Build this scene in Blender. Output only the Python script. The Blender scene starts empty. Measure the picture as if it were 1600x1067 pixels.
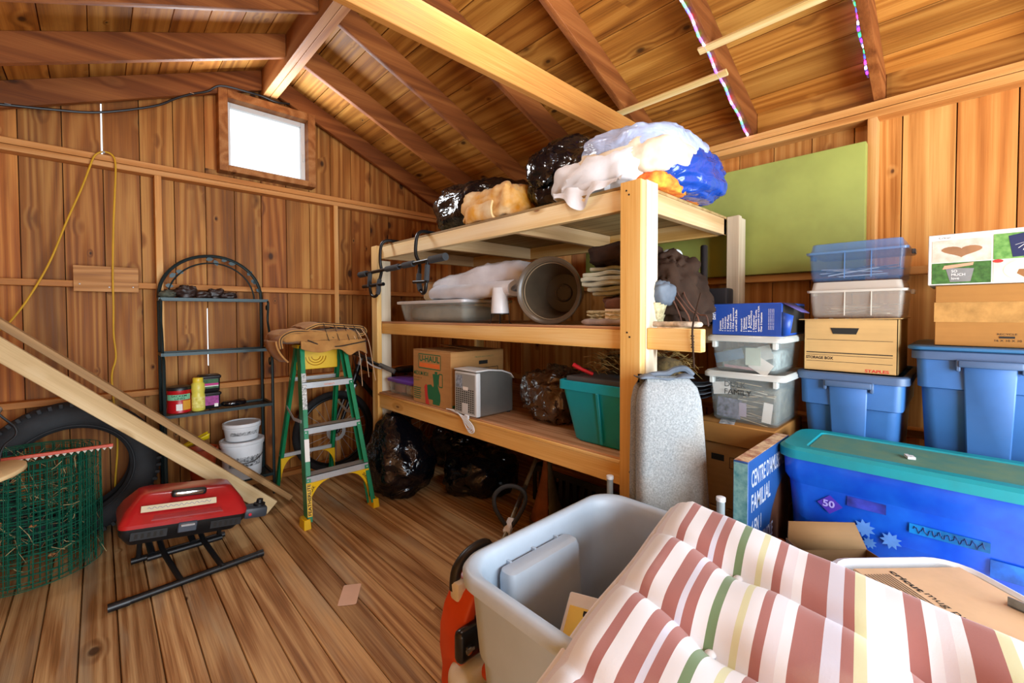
import bpy, bmesh, math, random
from math import sin, cos, pi, radians, sqrt, atan2
from mathutils import Vector, Matrix, noise, Euler

SC = bpy.context.scene
COL = SC.collection
random.seed(7)

# ------------------------------------------------------------------ camera
cam_data = bpy.data.cameras.new('camera')
cam_data.sensor_width = 36.0
cam_data.lens = 678.25 / 1600 * 36.0
cam_data.shift_y = (507.03 - 533.5) / 1600
cam_data.clip_start = 0.02
cam = bpy.data.objects.new('camera', cam_data)
COL.objects.link(cam)
def look(yaw, pitch, roll):
    y, p, r = radians(yaw), radians(pitch), radians(roll)
    fw = Vector((sin(y) * cos(p), cos(y) * cos(p), -sin(p)))
    rt = Vector((cos(y), -sin(y), 0)); up = rt.cross(fw)
    rt2 = rt * cos(r) + up * sin(r); up2 = -rt * sin(r) + up * cos(r)
    m = Matrix.Identity(3)
    m.col[0], m.col[1], m.col[2] = rt2, up2, -fw
    return m.to_4x4()
cam.matrix_world = Matrix.Translation((0, 0, 1.32)) @ look(43.62, 1.393, -0.182)
SC.camera = cam

# ------------------------------------------------------------------ world, daylight, exposure
w = bpy.data.worlds.new('overcast_sky'); SC.world = w; w.use_nodes = True
w.node_tree.nodes['Background'].inputs[0].default_value = (0.86, 0.93, 1.0, 1)
w.node_tree.nodes['Background'].inputs[1].default_value = 1.6
def area(name, loc, rot, sx, sy, power, color):
    l = bpy.data.lights.new(name, 'AREA'); l.shape = 'RECTANGLE'; l.size = sx; l.size_y = sy
    l.energy = power; l.color = color
    o = bpy.data.objects.new(name, l); COL.objects.link(o)
    o.location = loc; o.rotation_euler = rot
    return o
area('daylight_through_open_doors', (0.85, -1.98, 1.15), (radians(90), 0, 0), 2.5, 2.1, 222, (0.80, 0.91, 1.0))
area('daylight_through_window', (1.0, 3.79, 2.66), (radians(-90), 0, 0), 0.48, 0.42, 20, (0.93, 0.97, 1.0))
vs = SC.view_settings
vs.view_transform = 'Standard'; vs.look = 'None'; vs.gamma = 1.0; vs.use_curve_mapping = False
vs.exposure = 0.24
SC.cycles.max_bounces = 6
SC.cycles.diffuse_bounces = 3
SC.cycles.transparent_max_bounces = 16
SC.cycles.use_adaptive_sampling = True
SC.cycles.adaptive_threshold = 0.03
SC.cycles.caustics_reflective = False
SC.cycles.caustics_refractive = False
SC.cycles.use_denoising = True

# ------------------------------------------------------------------ mesh helpers
class MB:
    def __init__(s): s.v = []; s.f = []
    def add(s, vs_, fs_, M=None):
        b = len(s.v)
        for p in vs_:
            p = Vector(p)
            s.v.append(M @ p if M else p)
        s.f += [[b + i for i in f] for f in fs_]
        return s
    def box(s, x0, x1, y0, y1, z0, z1, M=None):
        return s.add([(x0,y0,z0),(x1,y0,z0),(x1,y1,z0),(x0,y1,z0),(x0,y0,z1),(x1,y0,z1),(x1,y1,z1),(x0,y1,z1)],
            [(0,3,2,1),(4,5,6,7),(0,1,5,4),(1,2,6,5),(2,3,7,6),(3,0,4,7)], M)
    def cbox(s, c, d, M=None):
        return s.box(c[0]-d[0]/2, c[0]+d[0]/2, c[1]-d[1]/2, c[1]+d[1]/2, c[2]-d[2]/2, c[2]+d[2]/2, M)
    def bar(s, a, b, w_, h, up=(0,0,1), M=None):
        a, b = Vector(a), Vector(b); d = (b - a); L = d.length; d.normalize()
        x = d.cross(Vector(up))
        if x.length < 1e-4: x = d.cross(Vector((1,0,0)))
        x.normalize(); z = x.cross(d)
        m = Matrix((( x.x,d.x,z.x,a.x),(x.y,d.y,z.y,a.y),(x.z,d.z,z.z,a.z),(0,0,0,1)))
        return s.box(-w_/2, w_/2, 0, L, -h/2, h/2, (M @ m) if M else m)
    def tube(s, pts, r, n=8, closed=False, cap=True, M=None, flat=1.0):
        P = [Vector(p) for p in pts]; k = len(P)
        R_ = r if isinstance(r, (list, tuple)) else [r] * k
        T = []
        for i in range(k):
            a = P[(i - 1) % k] if (closed or i > 0) else P[0]
            b = P[(i + 1) % k] if (closed or i < k - 1) else P[k - 1]
            t = b - a
            T.append(t.normalized() if t.length > 1e-9 else Vector((0,0,1)))
        ref = Vector((0,0,1)) if abs(T[0].z) < 0.9 else Vector((1,0,0))
        nrm = (ref - T[0] * ref.dot(T[0])).normalized()
        vs_ = []
        for i in range(k):
            nrm = (nrm - T[i] * nrm.dot(T[i]))
            nrm = nrm.normalized() if nrm.length > 1e-6 else T[i].orthogonal().normalized()
            bn = T[i].cross(nrm)
            for j in range(n):
                a = 2 * pi * j / n
                vs_.append(P[i] + (nrm * cos(a) + bn * sin(a) * flat) * R_[i])
        fs_ = []
        for i in range(k if closed else k - 1):
            i2 = (i + 1) % k
            for j in range(n):
                j2 = (j + 1) % n
                fs_.append((i*n+j, i*n+j2, i2*n+j2, i2*n+j))
        if cap and not closed:
            fs_.append(tuple(range(n-1, -1, -1))); fs_.append(tuple((k-1)*n + j for j in range(n)))
        return s.add(vs_, fs_, M)
    def lathe(s, prof, n=24, M=None, cap=True):
        k = len(prof)
        vs_ = [(r*cos(2*pi*j/n), r*sin(2*pi*j/n), z) for r, z in prof for j in range(n)]
        fs_ = [(i*n+j, i*n+(j+1)%n, (i+1)*n+(j+1)%n, (i+1)*n+j) for i in range(k-1) for j in range(n)]
        if cap:
            fs_.append(tuple(range(n-1,-1,-1))); fs_.append(tuple((k-1)*n+j for j in range(n)))
        return s.add(vs_, fs_, M)
    def prism(s, poly, h, M=None):
        n = len(poly)
        vs_ = [(x, y, 0) for x, y in poly] + [(x, y, h) for x, y in poly]
        fs_ = [tuple(range(n-1,-1,-1)), tuple(range(n, 2*n))] + [(i, (i+1)%n, n+(i+1)%n, n+i) for i in range(n)]
        return s.add(vs_, fs_, M)
    def grid(s, fn, nu, nv, cu=False, cv=False, M=None):
        a = nu if cu else nu + 1; b = nv if cv else nv + 1
        vs_ = [fn(i/nu, j/nv) for i in range(a) for j in range(b)]
        fs_ = [(i*b+j, ((i+1)%a)*b+j, ((i+1)%a)*b+(j+1)%b, i*b+(j+1)%b) for i in range(nu) for j in range(nv)]
        return s.add(vs_, fs_, M)
    def loft(s, rings, cap0=True, cap1=True, M=None):
        n = len(rings[0]); k = len(rings)
        vs_ = [p for r in rings for p in r]
        fs_ = [(i*n+j, i*n+(j+1)%n, (i+1)*n+(j+1)%n, (i+1)*n+j) for i in range(k-1) for j in range(n)]
        if cap0: fs_.append(tuple(range(n-1,-1,-1)))
        if cap1: fs_.append(tuple((k-1)*n+j for j in range(n)))
        return s.add(vs_, fs_, M)
    def build(s, name, mat, parent=None, bev=0, seg=1, smooth=40, subsurf=0, solid=0, kind=None):
        me = bpy.data.meshes.new(name)
        me.from_pydata([tuple(p) for p in s.v], [], s.f); me.update()
        if bev:
            bm = bmesh.new(); bm.from_mesh(me)
            es = [e for e in bm.edges if len(e.link_faces) == 2 and e.calc_face_angle(0) > 0.5]
            bmesh.ops.bevel(bm, geom=es, offset=bev, segments=seg, affect='EDGES', profile=0.5, clamp_overlap=True)
            bm.to_mesh(me); bm.free()
        if smooth:
            me.shade_smooth()
            try: me.set_sharp_from_angle(angle=radians(smooth))
            except Exception: pass
        o = bpy.data.objects.new(name, me); COL.objects.link(o)
        if mat: me.materials.append(mat)
        if parent: o.parent = parent
        if solid:
            md = o.modifiers.new('thickness', 'SOLIDIFY'); md.thickness = solid; md.offset = 0
        if subsurf:
            md = o.modifiers.new('smooth', 'SUBSURF'); md.levels = md.render_levels = subsurf
        if kind: o['kind'] = kind
        return o

def rrect(hx, hy, r, z, n=5, cx=0, cy=0):
    r = min(r, hx*0.999, hy*0.999); out = []
    for qx, qy, a0 in ((1,1,0),(-1,1,90),(-1,-1,180),(1,-1,270)):
        for i in range(n + 1):
            a = radians(a0 + 90 * i / n)
            out.append((cx + qx*(hx-r) + r*cos(a), cy + qy*(hy-r) + r*sin(a), z))
    return out
def frame(o, x, y):
    """4x4 whose local x and y axes are the given world directions."""
    x = Vector(x).normalized(); y = Vector(y); y = (y - x*y.dot(x)).normalized(); z = x.cross(y); o = Vector(o)
    return Matrix(((x.x,y.x,z.x,o.x),(x.y,y.y,z.y,o.y),(x.z,y.z,z.z,o.z),(0,0,0,1)))
def T(x=0, y=0, z=0, rx=0, ry=0, rz=0):
    return Matrix.Translation((x,y,z)) @ Euler((radians(rx), radians(ry), radians(rz))).to_matrix().to_4x4()
def WP(o):
    o.location = -Vector(o.parent.location); return o
def tag(o, label, cat, group=None):
    o['label'] = label; o['category'] = cat
    if group: o['group'] = group
    return o
def thing(name, label, cat, loc=(0,0,0), rz=0, group=None, rx=0, ry=0):
    o = bpy.data.objects.new(name, None); COL.objects.link(o); o.empty_display_size = 0.05
    o.location = loc; o.rotation_euler = (radians(rx), radians(ry), radians(rz))
    return tag(o, label, cat, group)
def struct(name, mb=None, mat=None, **k):
    if mb is None:
        o = bpy.data.objects.new(name, None); COL.objects.link(o)
    else: o = mb.build(name, mat, **k)
    o['kind'] = 'structure'
    return o
def copy_tree(o, parent=None):
    c = o.copy(); COL.objects.link(c); c.parent = parent
    for ch in list(o.children): copy_tree(ch, c)
    return c
def inst(src, name, parent, loc, rot=(0,0,0), scale=None):
    o = bpy.data.objects.new(name, src.data); COL.objects.link(o); o.parent = parent
    o.location = loc; o.rotation_euler = rot
    if scale: o.scale = scale
    return o
def text(s, M, width, mat, parent, height=None, name='lettering', depth=0.0006, bold=0.0, align='LEFT', label=None, center=False):
    """flat lettering; M's local x = reading direction, y = up. Fitted to width x height."""
    cu = bpy.data.curves.new('t', 'FONT'); cu.body = s; cu.size = 1; cu.extrude = 0; cu.offset = bold; cu.align_x = align
    cu.resolution_u = 3
    ob = bpy.data.objects.new('t', cu); COL.objects.link(ob)
    bpy.context.view_layer.update()
    me = bpy.data.meshes.new_from_object(ob.evaluated_get(bpy.context.evaluated_depsgraph_get()))
    bpy.data.objects.remove(ob); bpy.data.curves.remove(cu)
    xs = [v.co.x for v in me.vertices]; ys = [v.co.y for v in me.vertices]
    if not xs: return None
    k = width / (max(xs) - min(xs)); ky = (height / (max(ys) - min(ys))) if height else k
    x0, y0 = min(xs), min(ys)
    ox = -width/2 if center else 0
    for v in me.vertices:
        v.co = M @ Vector(((v.co.x - x0) * k + ox, (v.co.y - y0) * ky, depth))
    me.materials.clear(); me.materials.append(mat); me.name = name
    o = bpy.data.objects.new(name, me); COL.objects.link(o)
    if parent: o.parent = parent
    if label: o['label'] = label
    return o
def fbm(p, o=3):
    return noise.fractal(Vector(p), 0.9, 2.1, o)
def smooth_path(pts, n=6, closed=False):
    P = [Vector(p) for p in pts]; out = []; k = len(P)
    for i in range(k if closed else k - 1):
        g = lambda j: P[j % k] if closed else P[max(0, min(k-1, j))]
        p0, p1, p2, p3 = g(i-1), g(i), g(i+1), g(i+2)
        for t in range(n):
            u = t / n
            out.append(0.5*((2*p1)+(-p0+p2)*u+(2*p0-5*p1+4*p2-p3)*u*u+(-p0+3*p1-3*p2+p3)*u**3))
    if not closed: out.append(P[-1])
    return out

# ------------------------------------------------------------------ materials
def lin(c):
    f = lambda u: u/12.92 if u <= 0.04045 else ((u+0.055)/1.055)**2.4
    if isinstance(c, str):
        c = c.lstrip('#'); c = [int(c[i:i+2], 16)/255 for i in (0,2,4)]
    return (f(c[0]), f(c[1]), f(c[2]), 1)
class NT:
    def __init__(s, name):
        s.m = bpy.data.materials.new(name); s.m.use_nodes = True; s.t = s.m.node_tree
        s.b = s.t.nodes['Principled BSDF']
    def n(s, ty, **k):
        d = s.t.nodes.new(ty)
        for a, v in k.items(): setattr(d, a, v)
        return d
    def l(s, a, b): s.t.links.new(a, b)
    def val(s, sock, v):
        if hasattr(v, 'is_output') or isinstance(v, bpy.types.NodeSocket): s.l(v, sock)
        else: sock.default_value = v
    def math(s, op, a, b=0.0, c=None, clamp=False):
        d = s.n('ShaderNodeMath', operation=op, use_clamp=clamp); s.val(d.inputs[0], a); s.val(d.inputs[1], b)
        if c is not None: s.val(d.inputs[2], c)
        return d.outputs[0]
    def vmath(s, op, a, b):
        d = s.n('ShaderNodeVectorMath', operation=op); s.val(d.inputs[0], a); s.val(d.inputs[1], b); return d.outputs[0]
    def noise(s, vec, scale=1, detail=2, rough=0.5, dist=0):
        d = s.n('ShaderNodeTexNoise'); s.l(vec, d.inputs['Vector'])
        d.inputs['Scale'].default_value = scale; d.inputs['Detail'].default_value = detail
        d.inputs['Roughness'].default_value = rough; d.inputs['Distortion'].default_value = dist
        return d.outputs['Fac']
    def ramp(s, fac, stops, interp='LINEAR'):
        d = s.n('ShaderNodeValToRGB'); s.l(fac, d.inputs[0]); cr = d.color_ramp; cr.interpolation = interp
        while len(cr.elements) > 1: cr.elements.remove(cr.elements[-1])
        cr.elements[0].position = stops[0][0]; cr.elements[0].color = lin(stops[0][1])
        for p, c in stops[1:]:
            e = cr.elements.new(p); e.color = lin(c)
        return d.outputs[0]
    def mix(s, fac, a, b, mode='MIX'):
        d = s.n('ShaderNodeMix', data_type='RGBA', blend_type=mode)
        s.val(d.inputs[0], fac); s.val(d.inputs[6], a); s.val(d.inputs[7], b); return d.outputs[2]
    def maprange(s, v, a, b, c, d_):
        d = s.n('ShaderNodeMapRange'); s.val(d.inputs[0], v)
        for i, x in enumerate((a, b, c, d_)): d.inputs[i+1].default_value = x
        return d.outputs[0]
    def bump(s, h, strength=0.3, dist=0.01):
        d = s.n('ShaderNodeBump'); s.l(h, d.inputs['Height']); d.inputs['Strength'].default_value = strength
        d.inputs['Distance'].default_value = dist; s.l(d.outputs[0], s.b.inputs['Normal'])
    def set(s, **k):
        for a, v in k.items(): s.val(s.b.inputs[a.replace('_', ' ')], v)
        return s
    def coords(s, rnd=True):
        tc = s.n('ShaderNodeTexCoord'); v = tc.outputs['Object']
        if rnd:
            oi = s.n('ShaderNodeObjectInfo'); s.rnd = oi.outputs['Random']
            c = s.n('ShaderNodeCombineXYZ')
            for i, k in enumerate((17.3, 31.7, 53.9)): s.l(s.math('MULTIPLY', s.rnd, k), c.inputs[i])
            v = s.vmath('ADD', v, c.outputs[0])
        return v
    def scale(s, v, sc): return s.vmath('MULTIPLY', v, sc)

def wood(name, dark, mid, light, axis='Z', rough=0.62, vlo=0.72, vhi=1.12, knots=0.55, knotcol='#3a2010', red=None, ring=9.0, bump=0.25, stain=None, spec=0.3, grainmix=0.42, flat=None):
    N = NT(name); v = N.coords(); ai = 'XYZ'.index(axis)
    def sc(along, across): return tuple(along if i == ai else across for i in range(3))
    fk = tuple(0.0 if flat == c_ else 1.0 for c_ in 'XYZ')
    # knots
    vo = N.n('ShaderNodeTexVoronoi', feature='F1'); N.l(N.scale(N.scale(v, sc(4.6, 7.5) if flat else sc(2.6, 7.5)), fk), vo.inputs['Vector']); vo.inputs['Scale'].default_value = 1.0
    sep = N.n('ShaderNodeSeparateColor'); N.l(vo.outputs['Color'], sep.inputs[0])
    has = N.math('LESS_THAN', sep.outputs[0], knots)
    size = N.math('MULTIPLY_ADD', N.math('POWER', sep.outputs[1], 2.0), 0.10, 0.045)
    kd = N.math('DIVIDE', vo.outputs['Distance'], size)
    kmask = N.math('MULTIPLY', N.maprange(kd, 0.75, 1.25, 1, 0), has)
    khalo = N.math('MULTIPLY', N.maprange(kd, 0.8, 3.2, 1, 0), has)
    # growth rings
    big = N.noise(N.scale(v, sc(0.22, 6.0)), 1.0, 1, 0.45)
    u = N.math('MULTIPLY_ADD', big, ring, N.math('MULTIPLY', khalo, 0.7))
    rings = N.math('MULTIPLY_ADD', N.math('SINE', N.math('MULTIPLY', u, 6.283)), 0.5, 0.5)
    grain = N.noise(N.scale(v, sc(2.2, 130.0)), 1.0, 2, 0.75)
    blot = N.noise(N.scale(v, sc(1.0, 3.2)), 1.0, 3, 0.55)
    f = N.math('ADD', N.math('MULTIPLY', rings, 0.26), N.math('ADD', N.math('MULTIPLY', grain, grainmix), N.math('MULTIPLY', blot, 0.50)))
    col = N.ramp(f, [(0.28, dark), (0.56, mid), (0.86, light)])
    if stain:
        st = N.noise(N.scale(v, sc(0.8, 7.0)), 1.0, 3, 0.6)
        col = N.mix(N.maprange(st, 0.55, 0.72, 0, 0.75), col, lin(stain))
    if red:
        col = N.mix(N.math('MULTIPLY', N.math('FRACT', N.math('MULTIPLY', N.rnd, 7.31)), 0.7), col, lin(red), 'MULTIPLY')
    br = N.maprange(N.math('FRACT', N.math('MULTIPLY', N.rnd, 3.77)), 0, 1, vlo, vhi)
    col = N.mix(1.0, col, N_rgb(N, br), 'MULTIPLY')
    col = N.mix(N.math('MULTIPLY', khalo, 0.35), col, lin(knotcol))
    col = N.mix(N.math('MULTIPLY', kmask, 0.85), col, lin(knotcol))
    N.set(Base_Color=col, Roughness=N.maprange(grain, 0.2, 0.8, rough-0.1, rough+0.12), Specular_IOR_Level=spec)
    N.bump(N.math('SUBTRACT', f, kmask), bump, 0.004)
    return N.m
def N_rgb(N, v):
    c = N.n('ShaderNodeCombineColor')
    for i in range(3): N.l(v, c.inputs[i])
    return c.outputs[0]
def plain(name, col, rough=0.5, metal=0.0, spec=0.5, var=0.06, vscale=8, bump=0, bscale=60, col2=None, trans=0, alpha=1, coat=0, sheen=0, ior=1.45):
    N = NT(name); v = N.coords()
    nz = N.noise(N.scale(v, (vscale,)*3), 1, 4, 0.6)
    c2 = lin(col2) if col2 else tuple(max(0, x*(1-var*4)) for x in lin(col)[:3]) + (1,)
    N.set(Base_Color=N.mix(N.maprange(nz, 0.35, 0.7, 0, 1), lin(col), c2), Roughness=rough, Metallic=metal, Specular_IOR_Level=spec)
    if trans: N.set(Transmission_Weight=trans, IOR=ior)
    if alpha < 1: N.set(Alpha=alpha)
    if coat: N.set(Coat_Weight=coat, Coat_Roughness=0.15)
    if sheen: N.set(Sheen_Weight=sheen)
    if bump: N.bump(N.noise(N.scale(v, (bscale,)*3), 1, 3, 0.6), bump, 0.003)
    return N.m
def emit(name, col, strength):
    N = NT(name); N.set(Base_Color=lin(col), Emission_Color=lin(col), Emission_Strength=strength); return N.m

M = {}
M['wall'] = wood('cedar_wall_boards', '#6c3c12', '#a86a2c', '#d09a52', 'Z', vlo=0.74, vhi=1.1, red='#f0c6a4', stain='#7c4c20', knots=0.8, flat='Y', knotcol='#2e170a')
M['wallr'] = wood('cedar_wall_boards_honey', '#9a5c20', '#c98a45', '#e0ab62', 'Z', vlo=0.85, vhi=1.08, red='#f4d4b4', knots=0.6, flat='X', knotcol='#4a2810')
M['deck'] = wood('cedar_roof_boards', '#704214', '#ad752e', '#d09c4c', 'Y', vlo=0.8, vhi=1.12, red='#f0c8a0', knots=0.85, flat='Z', knotcol='#3a2008')
M['rafter'] = wood('rafter_wood', '#5a2c10', '#84491e', '#a66632', 'X', vlo=0.85, vhi=1.08, knots=0.22, ring=5, flat='Y')
M['rafterY'] = wood('ridge_wood', '#7c461e', '#a66a36', '#c08a54', 'Y', vlo=0.9, vhi=1.08, knots=0.25, ring=5)
M['tie'] = wood('tie_beam_wood', '#9c5a24', '#c68a44', '#deb06c', 'X', vlo=0.95, vhi=1.05, knots=0.1, ring=3)
M['studz'] = wood('stud_wood', '#a86428', '#cf9250', '#e8b878', 'Z', vlo=0.9, vhi=1.08, knots=0.3, ring=5)
M['railx'] = wood('rail_wood_across', '#9a5820', '#c48242', '#dca468', 'X', vlo=0.9, vhi=1.08, knots=0.3, ring=5)
M['raily'] = wood('rail_wood_along', '#a8662a', '#d09450', '#e6b470', 'Y', vlo=0.9, vhi=1.08, knots=0.3, ring=5)
M['floor'] = wood('worn_floor_boards', '#5a3a1a', '#a07244', '#d2ac78', 'Y', rough=0.55, vlo=0.8, vhi=1.12, knots=0.25, flat='Z', stain='#b0a084', ring=9, bump=0.5, grainmix=0.62)
M['gapdark'] = plain('dark_gap_backing', '#1c120a', 0.9, var=0)  # dark colour of the backing behind the board gaps

# ------------------------------------------------------------------ structure
X0, X1, Y0, Y1 = -0.74, 2.83, -2.05, 3.9      # inside faces of the boards
RX, RB, RS, RD = 1.005, 3.515, 0.4233, 0.155  # ridge x, rafter underside height at x=0, slope, rafter depth (vertical)
def under(x): return RB - RS * (x if x > RX else 2*RX - x)
def deckz(x): return under(x) + RD

floor = struct('floor', MB().box(X0, X1, Y0, Y1, -0.06, -0.03), M['gapdark'], smooth=0)
fb = MB().box(0.0012, 0.1158, 0, Y1-Y0, -0.028, 0).build('board', M['floor'], floor, bev=0.0028)
fb.location = (0.036 - 7*0.117, Y0, 0)
for i in range(1, 32):
    x = 0.036 + (i - 7) * 0.117
    if x + 0.117 > X1 + 0.05: break
    b = inst(fb, 'board', floor, (x, Y0, random.uniform(-0.0012, 0.0008)))
# gable wall at the back, each board cut to the roof slope
wall_back = struct('wall_back')
seams = [-0.327 + 0.1835*k for k in range(-3, 19)]
for i in range(len(seams) - 1):
    a, b = max(seams[i], X0) + 0.0019, min(seams[i+1], X1+0.06) - 0.0019
    if b - a < 0.01: continue
    poly = [(a, 0), (b, 0)]
    if i == 4: poly += [(b, 2.32), (b-0.0045, 2.34), (b-0.003, 2.70), (b, 2.71)]
    if i == 7: poly += [(b, 0.93), (b-0.004, 0.95), (b-0.0035, 1.36), (b, 1.38)]
    top = [(b, deckz(b)+0.01)]
    if a < RX < b: top += [(RX, deckz(RX)+0.01)]
    poly += top + [(a, deckz(a)+0.01)]
    if 0.70 <= (a+b)/2 <= 1.30 or (a < 0.72 < b) or (a < 1.29 < b):
        # opening for the window: split below and above
        for z0, z1 in ((0, 2.405), (2.965, None)):
            if z1: q = [(a, z0), (b, z0), (b, z1), (a, z1)]
            else: q = [(a, z0), (b, z0)] + top + [(a, deckz(a)+0.01)]
            if (a < 0.72 < b or a < 1.29 < b) and z1 is None: pass
            MB().prism(q, 0.02, frame((0, Y1+0.02, 0), (1,0,0), (0,0,1)) ).build('board', M['wall'], wall_back, bev=0.0015)
        if a < 0.72 < b: MB().prism([(a, 2.405), (0.72, 2.405), (0.72, 2.965), (a, 2.965)], 0.02, frame((0, Y1+0.02, 0), (1,0,0), (0,0,1))).build('board', M['wall'], wall_back)
        if a < 1.29 < b: MB().prism([(1.29, 2.405), (b, 2.405), (b, 2.965), (1.29, 2.965)], 0.02, frame((0, Y1+0.02, 0), (1,0,0), (0,0,1))).build('board', M['wall'], wall_back)
        continue
    MB().prism(poly, 0.02, frame((0, Y1+0.02, 0), (1,0,0), (0,0,1))).build('board', M['wall'], wall_back, bev=0.0015)
SY = 3.811
for x in (-0.70, 0.311, 1.516, 2.72):
    MB().box(x-0.019, x+0.019, SY, Y1, 0.038, 2.268).build('stud', M['studz'], wall_back, bev=0.002)
for z0, z1 in ((1.498, 1.536), (0.775, 0.813)):
    for a, b in ((-0.681, 0.292), (0.33, 1.497), (1.535, 2.70)):
        MB().box(a, b, SY+0.001, Y1, z0, z1).build('rail', M['railx'], wall_back, bev=0.002)
MB().box(X0, X1, SY, Y1, 2.306, 2.344).build('plate', M['railx'], wall_back, bev=0.002)
MB().box(X0, X1, SY, Y1, 2.268, 2.303).build('plate', M['railx'], wall_back, bev=0.002)
MB().box(X0, X1, SY, Y1, 0, 0.038).build('sole_plate', M['railx'], wall_back, bev=0.002)
# short board screwed over the middle rail, with its screws
sb = MB().box(-0.107, 0.198, SY-0.02, SY-0.001, 1.47, 1.63).build('nailed_board', wood('nailed_board_wood', '#8e5a2c', '#b88048', '#cf9c64', 'X', knots=0, ring=14), wall_back, bev=0.0015)
M['steel'] = plain('zinc_steel', '#b8bcc0', 0.3, 0.9, var=0.03)
for x, z in ((-0.08, 1.515), (0.055, 1.50), (0.17, 1.503)):
    MB().lathe([(0.0045, 0), (0.0045, 0.002), (0.002, 0.003)], 8, T(x, SY-0.02, z, rx=90)).build('screw', M['steel'], sb)
# eave wall on the right
wall_right = struct('wall_right')
sY = [0.0467 + 0.184*k for k in range(-12, 22)]
for i in range(len(sY) - 1):
    a, b = max(sY[i], Y0) + 0.0019, min(sY[i+1], Y1) - 0.0019
    if b - a < 0.01: continue
    MB().box(X1, X1+0.02, a, b, 0, 2.52).build('board', M['wallr'], wall_right, bev=0.0015)
SX = 2.741
for y in (-2.0, -0.87, 0.334, 1.54, 2.745):
    MB().box(SX, X1, y-0.019, y+0.019, 0.038, 2.268).build('stud', M['studz'], wall_right, bev=0.002)
ys = [-2.05, -0.87, 0.334, 1.54, 2.745, 3.81]
for z0, z1 in ((1.498, 1.536), (0.735, 0.773)):
    for a, b in zip(ys, ys[1:]):
        MB().box(SX+0.001, X1, a+0.0195, b-0.0195, z0, z1).build('rail', M['raily'], wall_right, bev=0.002)
MB().box(SX, X1, Y0, SY, 2.306, 2.344).build('plate', M['raily'], wall_right, bev=0.002)
MB().box(SX, X1, Y0, SY, 2.268, 2.3025).build('plate', M['raily'], wall_right, bev=0.002)
MB().box(SX, X1, Y0, SY, 0, 0.038).build('sole_plate', M['raily'], wall_right, bev=0.002)
# wall on the left and the end wall with the open doors behind the camera
wall_left = struct('wall_left')
for i in range(33):
    a = Y0 + 0.184*i; b = min(a + 0.184, Y1)
    if b - a > 0.01: MB().box(X0-0.02, X0, a+0.0008, b-0.0008, 0, 2.52).build('board', M['wallr'], wall_left, bev=0.0015)
MB().box(X0, X0+0.089, Y0, SY, 2.268, 2.344).build('plate', M['raily'], wall_left, bev=0.002)
wall_front = struct('wall_front')
for i in range(20):
    a = X0 + 0.184*i; b = min(a + 0.184, X1)
    if b - a < 0.01: continue
    z0 = 2.2 if (b > -0.4 and a < 2.1) else 0
    MB().prism([(a, z0), (b, z0), (b, deckz(b)+.01), (a, deckz(a)+.01)], 0.02, frame((0, Y0, 0), (1,0,0), (0,0,1))).build('board', M['wallr'], wall_front)
for a, b in ((-2.05, 3.9),):
    for i, (ya, yb) in enumerate(zip(sorted((-2.05,) + (3.835, 3.235, 2.63, 2.03, 1.445, 0.885, 0.312, -0.3, -0.9, -1.5)), sorted((3.835, 3.235, 2.63, 2.03, 1.445, 0.885, 0.312, -0.3, -0.9, -1.5)))):
        MB().box(2.805, 2.829, ya+0.021, yb-0.021, 2.345, 2.50).build('blocking', M['deck'], wall_right, bev=0.002)
for a, b in ((X0-.02, seams[5]-0.012), (seams[5]+0.012, seams[8]-0.012), (seams[8]+0.012, X1+.02)):  # added dark backing, keeps sky light out of the gable board gaps
    for z0, z1 in ((0, 2.4), (2.4, 3.2)):
        aa, bb = a, b
        if z0 > 2 and a < 1.0 < b:
            for p, q in ((a, 0.66), (1.35, b)):
                if q > p: MB().prism([(p, z0), (q, z0), (q, deckz(q)), (p, deckz(p))], 0.004, frame((0, Y1+0.026, 0), (1,0,0), (0,0,1))).build('gap_light_block', M['gapdark'], wall_back)
            MB().box(max(a,.66), min(b,1.35), Y1+.021, Y1+.026, 2.99, 3.15).build('gap_light_block', M['gapdark'], wall_back)
            continue
        t = lambda x: min(z1, deckz(x))
        if z0 == 0: MB().box(a, b, Y1+0.022, Y1+0.026, 0, 2.4).build('gap_light_block', M['gapdark'], wall_back)
        else: MB().prism([(a, z0), (b, z0), (b, deckz(b)), (a, deckz(a))], 0.004, frame((0, Y1+0.026, 0), (1,0,0), (0,0,1))).build('gap_light_block', M['gapdark'], wall_back)
for xs_, z0, z1 in ((seams[5], 2.33, 2.70), (seams[8], 0.94, 1.37)):
    MB().box(xs_-0.013, xs_+0.013, Y1+0.022, Y1+0.026, 0, z0).build('gap_light_block', M['gapdark'], wall_back)
    MB().box(xs_-0.013, xs_+0.013, Y1+0.022, Y1+0.026, z1, deckz(xs_)).build('gap_light_block', M['gapdark'], wall_back)
MB().box(X1+0.022, X1+0.026, Y0, Y1, 0, 2.5).build('gap_light_block', M['gapdark'], wall_right)  # added backing on the side walls too, so the gaps stay dark
MB().box(X0-0.026, X0-0.022, Y0, Y1, 0, 2.5).build('gap_light_block', M['gapdark'], wall_left)
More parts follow.
